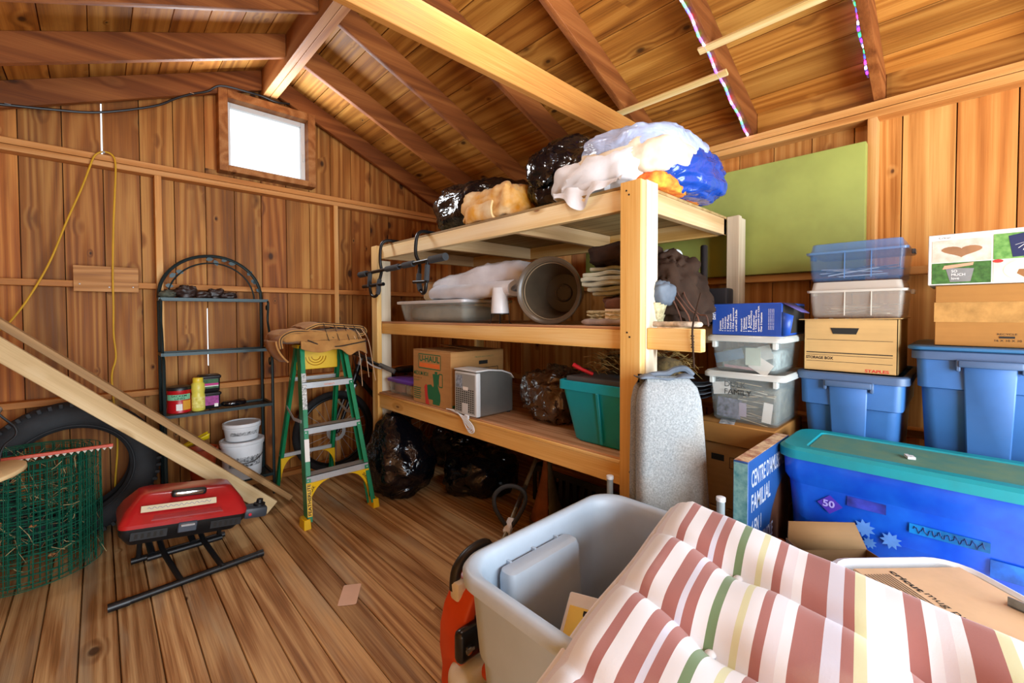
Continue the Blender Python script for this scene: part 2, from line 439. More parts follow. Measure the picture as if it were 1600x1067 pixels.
# roof: boards laid along the building, rafters, ridge beam, tie beam, battens
ceiling = struct('ceiling')
slope = atan2(RS, 1.0); cs = cos(slope); Lr = (X1 + 0.12 - RX) / cs
for side in (1, -1):
    src = None
    for k in range(11):
        a = 0.184*k; b = a + 0.1825
        xo = RX + side * a * cs; zo = deckz(RX) - a * sin(slope)
        segs = ((Y0, Y1+0.02),)
        nm = 'board'
        o = MB().box(0.0019, 0.1821, 0, Y1 + 0.02 - Y0, 0, 0.02, ).build(nm, M['deck'], ceiling, bev=0.0015) if src is None else inst(src, nm, ceiling, (0,0,0))
        src = src or o
        o.location = (xo, Y0, zo)
        o.rotation_euler = (0, slope, 0) if side == 1 else (0, pi - slope, 0)
        if side == -1:
            o.rotation_euler = (0, slope, pi); o.location = (xo, Y1+0.02, zo)
for side in (1, -1):
    e = (X1 + 0.2) if side == 1 else (2*RX - X1 - 0.2)
    q = [(RX, deckz(RX)+0.024), (e, deckz(e)+0.024), (e, deckz(e)+0.03), (RX, deckz(RX)+0.03)]
    MB().prism(q if side == 1 else q[::-1], Y1-Y0+0.1, frame((0, Y1+0.05, 0), (1,0,0), (0,0,1))).build('gap_light_block', M['gapdark'], ceiling)  # added dark sheet over the roof boards, blocks sky light in the seams
RYS = (3.835, 3.235, 2.63, 2.03, 1.445, 0.885, 0.312, -0.3, -0.9, -1.5)
hw = 0.020
for side in (1, -1):
    src = None
    for y in RYS:
        if src is None:
            e = (X1 + 0.1) if side == 1 else (2*RX - X1 - 0.1)
            xs = RX + side * 0.05
            poly = [(xs, under(xs)), (e, under(e)), (e, deckz(e)-0.001), (xs, deckz(xs)-0.001)]
            if side == -1: poly = poly[::-1]
            o = MB().prism(poly, 2*hw, frame((0, hw, 0), (1,0,0), (0,0,1))).build('rafter', M['rafter'], ceiling, bev=0.002)
            src = o
        else: o = inst(src, 'rafter', ceiling, (0,0,0))
        o.location = (0, y, 0)
for x0, x1 in ((0.956, 1.0035), (1.0065, 1.054)):
    MB().box(x0, x1, Y0, Y1, 3.02, deckz(RX)-0.012).build('ridge_beam', M['rafterY'], ceiling, bev=0.002)
MB().box(-0.65, 2.68, 1.385, 1.42, 2.325, 2.462).build('tie_beam', M['tie'], ceiling, bev=0.003)
M['batten'] = wood('batten_wood', '#b8904c', '#d8b878', '#ecd8a4', 'Y', vlo=0.95, vhi=1.05, knots=0.1)
def batten(x, ya, yb):
    z = under(x)
    m = Matrix.Translation((x, 0, z)) @ Euler((0, slope, 0)).to_matrix().to_4x4()
    MB().box(-0.018, 0.018, ya, yb, -0.014, -0.001, m).build('batten', M['batten'], ceiling, bev=0.001)
batten(2.15, 0.26, 0.925); batten(2.31, 0.85, 1.53)
# window in the gable
window = struct('window_1')
M['winframe'] = plain('white_vinyl', '#e6e6e2', 0.4, var=0.02)
fr = MB()
for a in ((0.664, 0.722, 2.385, 2.985), (1.288, 1.346, 2.385, 2.985)): fr.box(a[0], a[1], SY-0.02, Y1+0.02, a[2], a[3])
for a in ((0.722, 1.288, 2.925, 2.985), (0.722, 1.288, 2.385, 2.43)): fr.box(a[0], a[1], SY-0.02, Y1+0.02, a[2], a[3])
fr.build('casing', M['rafterY'], window, bev=0.002)
fr = MB()
for a in ((0.7225, 0.75, 2.4305, 2.924), (1.255, 1.2875, 2.4305, 2.924)): fr.box(a[0], a[1], Y1-0.03, Y1+0.015, a[2], a[3])
for a in ((0.75, 1.255, 2.89, 2.924), (0.75, 1.255, 2.4305, 2.455)): fr.box(a[0], a[1], Y1-0.03, Y1+0.015, a[2], a[3])
sash = fr.build('sash', M['winframe'], window, bev=0.002)
MB().box(0.98, 1.03, Y1-0.038, Y1-0.0305, 2.893, 2.905).build('latch', M['winframe'], sash, bev=0.002)
MB().box(1.264, 1.276, Y1-0.042, Y1-0.0305, 2.60, 2.66).build('latch', M['winframe'], sash, bev=0.002)
N = NT('window_glass'); N.set(Base_Color=(1,1,1,1), Roughness=0.0, Transmission_Weight=1.0, IOR=1.0, Alpha=0.25); M['glass'] = N.m
MB().box(0.751, 1.254, Y1-0.008, Y1-0.004, 2.456, 2.889).build('pane', M['glass'], window, smooth=0)
# ------------------------------------------------------------------ ceiling bulb hung from the ridge beam
M['bulbglow'] = emit('lit_bulb', '#fff0d8', 6.0)
M['ceramic'] = plain('white_ceramic', '#e8e6e0', 0.3, var=0.02)
lamp = thing('ceiling_lamp', 'bare bulb lamp holder screwed under the ridge beam', 'lamp', (1.0, 1.12, 2.80))
MB().lathe([(0.05,0.215),(0.05,0.205),(0.03,0.19),(0.03,0.12)], 16).build('lamp_holder', M['ceramic'], lamp)
MB().lathe([(0.014,0.12),(0.02,0.10),(0.032,0.07),(0.034,0.05),(0.026,0.025),(0.01,0.012)], 16).build('bulb', M['bulbglow'], lamp)
ld = bpy.data.lights.new('bulb_light', 'POINT'); ld.energy = 13; ld.color = (1.0, 0.97, 0.94); ld.shadow_soft_size = 0.10
lo = bpy.data.objects.new('bulb_light', ld); COL.objects.link(lo); lo.parent = lamp; lo.location = (0, 0, -0.06)
# ------------------------------------------------------------------ soft shapes
def blob(c, r, e1=0.6, e2=0.7, nu=40, nv=56, amp=0.03, freq=6.0, seed=0, crease=0.0, cfreq=5.0, zmin=None, fn=None):
    """crumpled superellipsoid around c; creases are ridged noise."""
    mb = MB(); c = Vector(c)
    pw = lambda a, p: math.copysign(abs(a)**p, a)
    def f(u, v):
        t = -pi/2 + pi*u; a = 2*pi*v
        d = Vector((pw(cos(t),e1)*pw(cos(a),e2), pw(cos(t),e1)*pw(sin(a),e2), pw(sin(t),e1)))
        p = Vector((d.x*r[0], d.y*r[1], d.z*r[2]))
        q = p*freq + Vector((seed*13.7, seed*7.1, seed*3.3))
        k = amp*noise.fractal(q, 0.9, 2.1, 3)
        if crease:
            q2 = p*cfreq + Vector((seed*5.1, seed*17.7, seed*9.3))
            n1 = noise.noise(q2 + Vector((noise.noise(q2*1.3)*1.2, noise.noise(q2*1.1 + Vector((9,3,1)))*1.2, 0)))
            k += crease*(0.5 - min(1.0, abs(n1)*3.2))*-1
            n2 = noise.noise(q2*2.4 + Vector((4,4,4)))
            k += crease*0.45*(min(1.0, abs(n2)*3.0) - 0.5)
        p = p + d.normalized()*k
        if fn: p = fn(p)
        p = c + p
        if zmin is not None and p.z < zmin: p.z = zmin + (p.z - zmin)*0.02
        return p
    mb.grid(f, nu, nv, cv=True)
    return mb
def folded(path, y0, y1, th, ny=24, amp=0.012, freq=7.0, seed=0, n=5, shear=0.0):
    """cloth whose cross-section follows path (local x,z), running along local y, with thickness th."""
    P = [Vector((p[0], 0, p[1])) for p in path]; S = smooth_path(P, n); k = len(S)
    ring = []
    for sgn in (1, -1):
        row = []
        for i in range(k):
            t = (S[min(k-1,i+1)] - S[max(0,i-1)]); t.normalize()
            nr = Vector((-t.z, 0, t.x)); row.append(S[i] + nr*sgn*th/2)
        ring += row if sgn == 1 else row[::-1]
    rings = []
    for j in range(ny+1):
        u = j/ny; y = y0 + (y1-y0)*u; out = []
        edge = min(1.0, min(u, 1-u)*10)**0.5
        for q, p in enumerate(ring):
            s_ = Vector((p.x*3 + seed*3.1, y*freq + seed, p.z*3))
            d = amp*Vector((noise.noise(s_*1.0), noise.noise(s_ + Vector((5,5,5))), noise.noise(s_ + Vector((9,1,4)))))
            out.append(Vector((p.x, y, p.z)) + d + Vector((shear*u, 0, 0)))
        rings.append(out)
    return MB().loft(rings)

def plastic(name, col, rough=0.35, var=0.04, bump=0.0): return plain(name, col, rough, var=var, vscale=5, bump=bump, bscale=120)
def clear(name, col, alpha, rough=0.12):
    N = NT(name); N.set(Base_Color=lin(col), Roughness=rough, Alpha=alpha, Specular_IOR_Level=0.6); return N.m
def cloth(name, col, col2=None, vscale=5, bump=0.3, rough=0.9): return plain(name, col, rough, spec=0.15, var=0.1, vscale=vscale, bump=bump, bscale=90, col2=col2, sheen=0.12 if lin(col)[0] > 0.2 else 0)
def film(name, col, rough=0.16, col2=None):
    N = NT(name); v = N.coords()
    a = N.noise(N.scale(v, (6,6,9)), 1, 2, 0.5, 2.2); b = N.noise(N.scale(v, (22,22,7)), 1, 2, 0.5, 1.0)
    N.set(Base_Color=lin(col), Roughness=rough, Specular_IOR_Level=0.7)
    N.bump(N.math('ADD', a, N.math('MULTIPLY', b, 0.25)), 0.5, 0.03)
    return N.m
def cardboard(name, col='#b98a55'):
    N = NT(name); v = N.coords()
    f = N.noise(N.scale(v, (3,3,60)), 1, 3, 0.6); g = N.noise(N.scale(v, (6,6,6)), 1, 4, 0.6)
    c = lin(col); d = tuple(x*0.72 for x in c[:3]) + (1,)
    N.set(Base_Color=N.mix(N.maprange(N.math('ADD', N.math('MULTIPLY', f, .4), N.math('MULTIPLY', g, .6)), 0.35, 0.65, 0, 0.6), c, d), Roughness=0.85, Specular_IOR_Level=0.15)
    return N.m
M['blackfilm'] = film('black_bin_liner', '#080b12')
M['black'] = plastic('black_plastic', '#16171a', 0.4)
M['blacksteel'] = plain('black_powder_coat', '#17181a', 0.35, 0.3, var=0.03)
M['foam'] = plain('grey_foam_grip', '#3c4044', 0.9, var=0.05, bump=0.3, bscale=200)
M['white'] = plastic('white_plastic', '#e4e8ec', 0.4)
M['paper'] = plain('white_paper', '#efece6', 0.8, var=0.02)
M['cardb'] = cardboard('brown_cardboard')
M['cardb2'] = cardboard('orange_cardboard', '#a8763e')
M['ink'] = plain('black_ink', '#1a1712', 0.8, var=0)
M['inkgreen'] = plain('green_ink', '#1f6b40', 0.8, var=0.02)
M['inkred'] = plain('red_ink', '#c8352c', 0.8, var=0.02)
M['inkorange'] = plain('orange_ink', '#e8742c', 0.8, var=0.02)
M['inkblue'] = plain('blue_ink', '#2450a8', 0.8, var=0.02)
M['inkwhite'] = plain('white_ink', '#f2f0ea', 0.7, var=0)
M['clear'] = clear('clear_plastic', '#cfd8d0', 0.2)
M['clearlid'] = clear('frosted_lid', '#dfe3de', 0.62)
M['pine_y'] = wood('pine_along', '#c88c3c', '#e2b468', '#f2d498', 'Y', vlo=0.95, vhi=1.06, knots=0.3, knotcol='#7a4a20', ring=4)
M['pine_x'] = wood('pine_across', '#b08a58', '#d4b080', '#e8cca0', 'X', vlo=0.92, vhi=1.06, knots=0.3, knotcol='#5a3a20', ring=4)
M['pine_z'] = wood('pine_upright', '#d29440', '#e8ba6c', '#f4d69a', 'Z', vlo=0.96, vhi=1.05, knots=0.28, knotcol='#8a5222', ring=4)
M['greypine_z'] = wood('grey_pine_upright', '#b8a488', '#d8c8ac', '#ece0c8', 'Z', vlo=0.96, vhi=1.04, knots=0.25, knotcol='#6a5238', ring=4)
M['ply'] = wood('plywood', '#8e5c34', '#b8845a', '#cfa078', 'Y', vlo=0.95, vhi=1.05, knots=0.05, ring=6, bump=0.1)
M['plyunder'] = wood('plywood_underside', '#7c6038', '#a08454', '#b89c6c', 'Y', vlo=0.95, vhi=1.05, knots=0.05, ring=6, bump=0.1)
FX = lambda y, z, x: frame((x, y, z), (0,-1,0), (0,0,1))     # on a face looking to -x
FY = lambda x, z, y: frame((x, y, z), (1,0,0), (0,0,1))      # on a face looking to -y

# ------------------------------------------------------------------ the big lumber shelf
rack = thing('storage_shelf', 'tall three-level shelf built of pine lumber and plywood, loaded with household things', 'shelf', (1.56, 0.89, 0))
def rk(name, mat, *b, bev=0.0025):
    return WP(MB().box(*b).build(name, mat, rack, bev=bev))
TZ, MZ, BZ = 1.855, 1.265, 0.717
rk('post', M['pine_z'], 1.56, 1.598, 0.897, 0.991, 0, TZ)
rk('post', M['greypine_z'], 1.599, 1.687, 0.891, 0.929, 0, TZ+0.002)
rk('post', M['pine_z'], 1.56, 1.598, 3.148, 3.237, 0, 1.85)
rk('post', M['greypine_z'], 1.599, 1.687, 3.165, 3.203, 0, 1.74)
rk('post', M['greypine_z'], 2.535, 2.575, 0.865, 0.93, 0, TZ); rk('post', M['greypine_z'], 2.576, 2.655, 0.872, 0.91, 0, TZ-0.005)
rk('post', M['pine_z'], 2.56, 2.65, 3.165, 3.203, 0, TZ)
M['palepine_y'] = wood('pale_pine_along', '#d8b070', '#f0d49c', '#fae8c0', 'Y', vlo=0.98, vhi=1.04, knots=0.25, knotcol='#7a4a20', ring=4)  # paler pine for the top front beam
rk('front_beam', M['palepine_y'], 1.599, 1.637, 0.931, 3.147, 1.752, 1.841)
rk('front_beam', M['pine_y'], 1.599, 1.637, 0.931, 3.147, 1.170, 1.252)
rk('front_beam', M['pine_y'], 1.599, 1.637, 0.672, 0.89, 1.176, 1.262)
rk('front_beam', M['pine_y'], 1.572, 1.61, 0.992, 3.147, 0.600, 0.694)
rk('edge_strip', M['pine_y'], 1.560, 1.571, 0.992, 3.147, 0.694, 0.708)
for z in (1.752, 1.166, 0.605):
    rk('back_beam', M['pine_y'], 2.495, 2.533, 0.93, 3.165, z, z+0.089)
    rk('end_beam', M['pine_x'], 1.638, 2.534, 0.930, 0.967, z, z+0.089)
    rk('end_beam', M['pine_x'], 1.638, 2.534, 3.127, 3.164, z, z+0.089)
    for y in (1.66, 2.40): rk('joist', M['pine_x'], 1.638, 2.494, y, y+0.038, z, z+0.088)
rk('deck_panel', M['plyunder'], 1.601, 2.62, 0.931, 3.164, 1.842, 1.855, bev=0.001)
rk('deck_panel', M['ply'], 1.600, 2.62, 0.931, 3.164, 1.2525, 1.265, bev=0.001)
rk('deck_panel', M['ply'], 1.572, 2.62, 0.992, 3.164, 0.6945, 0.717, bev=0.001)
for y, z, n_ in ((0.95, 1.80, 2), (0.945, 1.225, 2), (0.93, 0.655, 2)):
    for k in range(n_):
        WP(MB().lathe([(0.004,0),(0.004,0.001)], 8, FX(y + 0.012*k, z + 0.018*k, 1.5599)).build('screw_head', M['ink'], rack))

for k, (y, z, w_, h) in enumerate(((0.705,1.236,0.014,0.004),(0.705,1.226,0.014,0.003),(0.703,1.214,0.010,0.006),(0.705,1.204,0.014,0.003),(0.704,1.194,0.012,0.005))):
    WP(MB().box(1.5984, 1.5989, y-w_/2, y+w_/2, z-h/2, z+h/2).build('stamp_mark', M['ink'], rack))
# pull-up bar hooked over the left end of the top beam
pb = thing('pull_up_bar', 'black doorway pull-up bar hooked over the left end of the top shelf', 'exercise bar', (1.56, 2.85, 1.63))
def wtube(p, r, name, mat, par, n=10): return WP(MB().tube(p, r, n).build(name, mat, par))
bx = 1.515
def barpt(y): return (bx, y, 1.635 + (3.33 - y)*0.026)
wtube([barpt(3.33), barpt(2.17)], 0.013, 'cross_bar', M['blacksteel'], pb)
for a, b in ((3.34, 3.22), (2.33, 2.165)): wtube([barpt(a), barpt(b)], 0.024, 'end_grip', M['foam'], pb)
for a, b in ((2.90, 2.72), (2.66, 2.53)): wtube([barpt(a), barpt(b)], 0.021, 'middle_grip', M['foam'], pb)
for y in (3.02, 2.52):
    yb = y
    hook = smooth_path([(1.72, y-0.02, 1.871), (1.64, y-0.02, 1.873), (1.57, y-0.01, 1.87), (1.535, y, 1.83), (1.525, y, 1.72), (bx+0.02, y, 1.64), (bx-0.005, y-0.005, 1.55), (bx-0.01, y-0.01, 1.49), (bx-0.015, y+0.03, 1.455), (bx-0.02, y+0.085, 1.47), (bx-0.02, y+0.11, 1.54), (bx-0.012, y+0.12, 1.64)] if y > 2.8 else
        [(1.72, y, 1.871), (1.64, y, 1.873), (1.57, y, 1.87), (1.535, y, 1.83), (1.525, y, 1.72), (bx+0.02, y-0.03, 1.65), (bx-0.005, y-0.06, 1.55), (bx-0.01, y-0.08, 1.49), (bx-0.015, y-0.12, 1.455), (bx-0.02, y-0.16, 1.47), (bx-0.02, y-0.175, 1.54), (bx-0.012, y-0.175, 1.655)], 6)
    wtube(hook, 0.0115, 'hook_arm', M['blacksteel'], pb)
    k = int(len(hook)*0.52); wtube(hook[k:k+int(len(hook)*0.17)], 0.0165, 'arm_grip', M['foam'], pb)
    wtube([(bx-0.012, hook[-1].y, 1.63), (bx-0.02, hook[-1].y, 1.53)], 0.0165, 'arm_grip', M['foam'], pb)
wtube([(bx-0.02, 3.24, 1.535), (bx-0.01, 3.02, 1.54), (bx, 2.95, 1.542)], 0.0135, 'stop_bar', M['blacksteel'], pb)
wtube([(bx-0.02, 2.50, 1.53), (bx-0.02, 2.33, 1.525)], 0.010, 'stop_bar', M['blacksteel'], pb)

# ------------------------------------------------------------------ things on the top level
def soft(name, label, cat, mb, mat, loc, group=None, smooth=60):
    """one-mesh soft thing modelled in world coordinates"""
    t = mb.build(name, mat, None, smooth=smooth)
    for v in t.data.vertices: v.co -= Vector(loc)
    t.location = loc
    return tag(t, label, cat, group)
soft('garbage_bag', 'shiny black garbage bag lying behind the gold blanket on the top shelf', 'bag',
     blob((1.97, 2.28, 2.02), (0.33, 0.38, 0.175), 0.7, 0.8, 44, 60, 0.03, 4, 3, crease=0.02, cfreq=7, zmin=1.8565), M['blackfilm'], (1.97, 2.28, 1.8565))
M['gold'] = cloth('gold_fleece', '#e0a034', '#f2dcae', 7)
def fbl(p):
    return p + Vector((0, 0.05*p.z/0.1, 0))
bl = soft('blanket', 'gold and cream fleece blanket folded at the front edge of the top shelf', 'blanket',
     blob((1.74, 1.93, 1.945), (0.135, 0.255, 0.105), 0.55, 0.6, 40, 60, 0.025, 7, 5, crease=0.018, cfreq=9, zmin=1.8565), M['gold'], (1.74, 1.93, 1.8565))
MB().add([p - Vector((1.74, 1.93, 1.8565)) for p in folded([(1.595,1.955),(1.585,1.915),(1.60,1.875),(1.66,1.862)], 1.83, 2.06, 0.012, 14, 0.02, 9, 2).v], folded([(1.595,1.955),(1.585,1.915),(1.60,1.875),(1.66,1.862)], 1.83, 2.06, 0.012, 14, 0.02, 9, 2).f).build('folded_edge', M['gold'], bl)
bb = soft('garbage_bag', 'big upright black garbage bag tied at the neck beside the white bedding', 'bag',
     blob((1.93, 1.50, 2.02), (0.26, 0.215, 0.185), 0.65, 0.75, 48, 64, 0.025, 5, 11, crease=0.024, cfreq=8, zmin=1.8565, fn=lambda p: Vector((p.x, p.y + (0.05*max(0,p.z)/0.18 if p.x < 0.05 else 0), p.z*(1.18 if p.z > 0 else 1)))), M['blackfilm'], (1.93, 1.50, 1.8565))
kn = blob((-0.235, 0.03, 0.215), (0.05, 0.11, 0.09), 0.8, 0.8, 20, 28, 0.02, 14, 4, crease=0.02, cfreq=16)
kn.build('tied_neck', M['blackfilm'], bb, smooth=60)
# heap of bedding
bd = thing('bedding_heap', 'heap of white, cream and blue-wrapped bedding on the top shelf corner', 'bedding', (1.95, 1.10, 1.856))
M['linen'] = cloth('white_linen', '#e4e6ea', '#cfd0d4', 6, 0.2); M['creamlinen'] = cloth('cream_linen', '#e8dcc6', '#c8b090', 6, 0.2)
M['bluefilm'] = film('blue_plastic_film', '#1d48a8', 0.2); M['greyfilm'] = film('pale_blue_film', '#a9b8d8', 0.25)
M['orangecloth'] = plain('orange_print_cloth', '#d8481c', 0.85, var=0, vscale=16, col2='#f0a838', bump=0.2)
def bpart(name, mat, mb): 
    o = mb.build(name, mat, bd, smooth=60); WP(o); return o
bpart('white_sheet', M['linen'], blob((1.80, 1.20, 1.945), (0.20, 0.26, 0.10), 0.6, 0.65, 40, 56, 0.03, 6, 21, crease=0.02, cfreq=8, zmin=1.857))
bpart('hanging_corner', M['linen'], MB().grid(lambda u, v: Vector((1.60 - 0.02*u + 0.012*sin(v*17), 1.39 - 0.40*v + 0.05*u*(v-0.5), 1.90 - u*(0.03 + 0.085*math.exp(-((v-0.42)/0.2)**2)) + 0.012*noise.noise(Vector((u*3, v*6, 2))))), 14, 26))
bpart('cream_duvet', M['creamlinen'], blob((1.88, 1.10, 1.995), (0.25, 0.25, 0.08), 0.6, 0.7, 40, 60, 0.03, 6, 24, crease=0.022, cfreq=7))
bpart('grey_plastic', M['greyfilm'], blob((1.92, 1.10, 2.075), (0.29, 0.265, 0.075), 0.7, 0.8, 40, 60, 0.022, 6, 27, crease=0.015, cfreq=8))
bpart('blue_plastic', M['bluefilm'], blob((2.06, 0.985, 1.975), (0.30, 0.175, 0.118), 0.65, 0.75, 44, 60, 0.02, 7, 31, crease=0.018, cfreq=9, zmin=1.858))
bpart('sky_blue_plastic', M['greyfilm'], blob((1.93, 0.955, 1.955), (0.13, 0.075, 0.05), 0.7, 0.8, 28, 40, 0.02, 9, 32, crease=0.018, cfreq=12))
bpart('orange_sheet', M['orangecloth'], blob((1.93, 0.965, 1.895), (0.25, 0.075, 0.04), 0.6, 0.6, 28, 48, 0.014, 9, 33, crease=0.014, cfreq=12, zmin=1.857))

# ------------------------------------------------------------------ things on the middle level
ct = thing('storage_tote', 'shallow clear under-bed tote with a white lid on the middle shelf', 'tote', (1.85, 2.57, MZ+0.001))
def openbox(mb, hx, hy, h, tx, ty, r, th=0.004, z0=0.0, M_=None):
    rings = [rrect(hx-tx-r*0.4, hy-ty-r*0.4, r, z0), rrect(hx-tx, hy-ty, r, z0+0.012), rrect(hx, hy, r, h), rrect(hx-th, hy-th, r, h), rrect(hx-tx-th, hy-ty-th, r, z0+0.014), rrect(hx-tx-r*0.4-th, hy-ty-r*0.4-th, r, z0+0.006)]
    return mb.loft(rings, M=M_)
openbox(MB(), 0.20, 0.40, 0.128, 0.02, 0.025, 0.03).build('body', M['clear'], ct)
MB().loft([rrect(0.215,0.415,0.03,0.128), rrect(0.218,0.42,0.03,0.132), rrect(0.218,0.42,0.03,0.146), rrect(0.205,0.405,0.03,0.150)]).build('lid', M['white'], ct)
M['greycloth'] = cloth('grey_green_fabric', '#8e9088', '#b4b4a4', 4)
blob((0,0,0.06), (0.165, 0.35, 0.05), 0.4, 0.4, 24, 40, 0.01, 8, 2).build('folded_linens', M['greycloth'], ct)
M['floral'] = plain('floral_print', '#e6d8b8', 0.8, var=0, vscale=14, col2='#c8a060', bump=0.1)
soft('cushion', 'cream floral cushion in clear wrap standing on the shallow tote', 'cushion',
     blob((1.93, 2.72, 1.492), (0.14, 0.20, 0.074), 0.4, 0.45, 30, 44, 0.012, 9, 6, zmin=1.4165), M['floral'], (1.93, 2.72, 1.4165))
# folded white duvet
dv = thing('duvet', 'thick white duvet folded double on top of the shallow tote', 'duvet', (1.9, 2.1, 1.418))
M['duvet'] = cloth('white_duvet_cotton', '#e0e4ec', '#c8ccd8', 5, 0.15)
def duv(p):
    k = max(0.0, min(1.0, (p.y + 0.30)/0.85))         # y+ end thins out
    return Vector((p.x, p.y, p.z*(1.0 - 0.62*k) + 0.02*(1-k)))
WP(blob((1.90, 2.20, 1.515), (0.22, 0.47, 0.105), 0.5, 0.55, 40, 70, 0.02, 5, 41, crease=0.012, cfreq=6, zmin=1.419, fn=duv).build('top_fold', M['duvet'], dv, smooth=60))
WP(folded([(1.70,1.50),(1.655,1.47),(1.66,1.435),(1.72,1.428),(1.78,1.436)], 1.76, 2.55, 0.026, 26, 0.014, 6, 3).build('front_fold', M['duvet'], dv, smooth=60))
WP(folded([(1.72,1.47),(1.685,1.455),(1.70,1.437)], 1.80, 2.44, 0.022, 22, 0.014, 7, 7).build('inner_fold', M['duvet'], dv, smooth=60))
# white cup-shaped shade on a wire stand
lp = thing('tealight_stand', 'small white cup shade on a black wire stand at the shelf edge', 'candle holder', (1.655, 1.835, MZ))
MB().lathe([(0.047,0.062),(0.050,0.058),(0.0515,0.062),(0.043,0.200),(0.040,0.204),(0.036,0.200),(0.047,0.064)], 28).build('cup_shade', M['white'], lp)
MB().tube([(0.052*cos(a), 0.052*sin(a), 0.056) for a in [2*pi*i/24 for i in range(24)]], 0.003, 6, closed=True).build('wire_ring', M['blacksteel'], lp)
for i in range(4):
    a = pi/4 + i*pi/2
    MB().tube(smooth_path([(0.05*cos(a), 0.05*sin(a), 0.056), (0.052*cos(a), 0.052*sin(a), 0.02), (0.056*cos(a), 0.056*sin(a), 0.003), (0.066*cos(a), 0.066*sin(a), 0.003)], 4), 0.0026, 6).build('wire_leg', M['blacksteel'], lp)
# brown plant pot on its side
M['potbrown'] = plain('brown_resin', '#5c4e3e', 0.32, var=0.08, vscale=4, col2='#443a2e')
pot = thing('plant_pot', 'large brown plastic plant pot lying on its side, mouth to the front', 'plant pot', (1.64, 1.46, MZ+0.172))
ax = Vector((sin(radians(68)), cos(radians(68)), -0.04)).normalized()
PM = frame((0,0,0), (-ax.y, ax.x, 0), (0,0,1)); zdir = Vector((PM[0][2], PM[1][2], PM[2][2]))
if zdir.dot(ax) < 0: PM = frame((0,0,0), (ax.y, -ax.x, 0), (0,0,1))
MB().lathe([(0.150,0.012),(0.158,0.004),(0.168,0.0),(0.173,0.006),(0.173,0.022),(0.163,0.030),(0.158,0.05),(0.115,0.27),(0.11,0.285),(0.05,0.29),(0.04,0.28),(0.04,0.272),(0.105,0.272),(0.112,0.262),(0.150,0.06),(0.144,0.05),(0.150,0.012)], 48, PM, cap=False).build('pot_body', M['potbrown'], pot, smooth=35)
MB().lathe([(0.0,0.268),(0.105,0.268),(0.105,0.274),(0.0,0.274)], 32, PM, cap=False).build('pot_base', plain('pot_base_brown', '#3a332a', 0.4, var=0.1), pot)
for r_, z_ in ((0.146, 0.045), (0.1515, 0.02)): MB().tube([PM @ Vector((r_*cos(2*pi*i/48), r_*sin(2*pi*i/48), z_)) for i in range(48)], 0.0035, 6, closed=True).build('rim_ring', plain('pot_rim_tan_%d' % int(r_*1000), '#9a8468', 0.35, var=0.05), pot)
M['potdark'] = plain('dark_pot_rib', '#2e261e', 0.5, var=0)
MB().tube([PM @ Vector((0.046*cos(2*pi*i/28), 0.046*sin(2*pi*i/28), 0.266)) for i in range(28)], 0.005, 6, closed=True).build('drain_ring', M['potdark'], pot)
for i in range(8):
    a = 2*pi*i/8
    MB().cbox((0.039*cos(a), 0.039*sin(a), 0.267), (0.007, 0.012, 0.004), PM).build('drain_slot', M['potdark'], pot)
# folded tarps and clothes between the pot and the post
M['silver'] = cloth('pale_green_tarp', '#b8bca8', '#8e9284', 9, 0.15, 0.6)
tp = thing('tarp', 'pale grey-green tarp folded in many layers beside the brown pot', 'tarp', (1.78, 1.12, 1.40))
for i, (z, dx) in enumerate(((1.405, 0.035), (1.425, 0.01), (1.447, -0.012), (1.468, -0.02), (1.49, -0.01), (1.512, 0.02))):
    zz = z
    WP(folded([(1.92,zz),(1.75,zz+0.002),(1.655+dx,zz+0.002),(1.645+dx,zz+0.009),(1.66+dx,zz+0.016),(1.80,zz+0.012),(1.92,zz+0.012)], 0.99, 1.245 - abs(i-2.5)*0.012, 0.006, 16, 0.008, 14, i+3).build('fold', M['silver'], tp, smooth=60))
M['darkbrown'] = cloth('dark_brown_fabric', '#3c2c22', '#261a14', 6)
soft('curtain', 'dark brown fabric folded on top of the grey-green tarp', 'fabric', blob((1.80, 1.11, 1.585), (0.17, 0.13, 0.05), 0.5, 0.5, 30, 44, 0.014, 9, 8, crease=0.014, cfreq=11), M['darkbrown'], (1.80, 1.11, 1.536))
M['rust'] = cloth('rust_brown_fabric', '#7a5444', '#4c3c38', 6)
soft('jacket', 'crumpled rust brown jacket under the grey-green tarp', 'clothing', blob((1.80, 1.075, 1.365), (0.15, 0.10, 0.034), 0.5, 0.6, 26, 40, 0.012, 11, 9, crease=0.012, cfreq=12), M['rust'], (1.80, 1.075, 1.33))
M['wicker'] = plain('pale_wicker', '#cfc49a', 0.7, var=0.1, vscale=60, col2='#7e7450', bump=0.8, bscale=70)
wk = thing('wicker_basket', 'low pale woven basket of oddments under the clothes on the middle shelf', 'basket', (1.80, 1.07, MZ+0.001))
openbox(MB(), 0.15, 0.17, 0.062, 0.02, 0.02, 0.04, 0.006).build('woven_body', M['wicker'], wk)
MB().tube([(p[0], p[1], 0.062) for p in rrect(0.15, 0.17, 0.04, 0)], 0.007, 6, closed=True).build('woven_rim', M['wicker'], wk)
MB().box(-0.152, -0.148, -0.05, 0.06, 0.028, 0.075, T(rz=3)).build('paper_card', M['paper'], wk)
for k in range(14):
    z = 0.012 + (k % 3)*0.017
    MB().tube([(-0.155, -0.15 + 0.3*j/12, z + 0.003*(-1)**(j+k)) for j in range(13)], 0.004, 5).build('weave_strand', M['wicker'], wk) if k < 3 else None
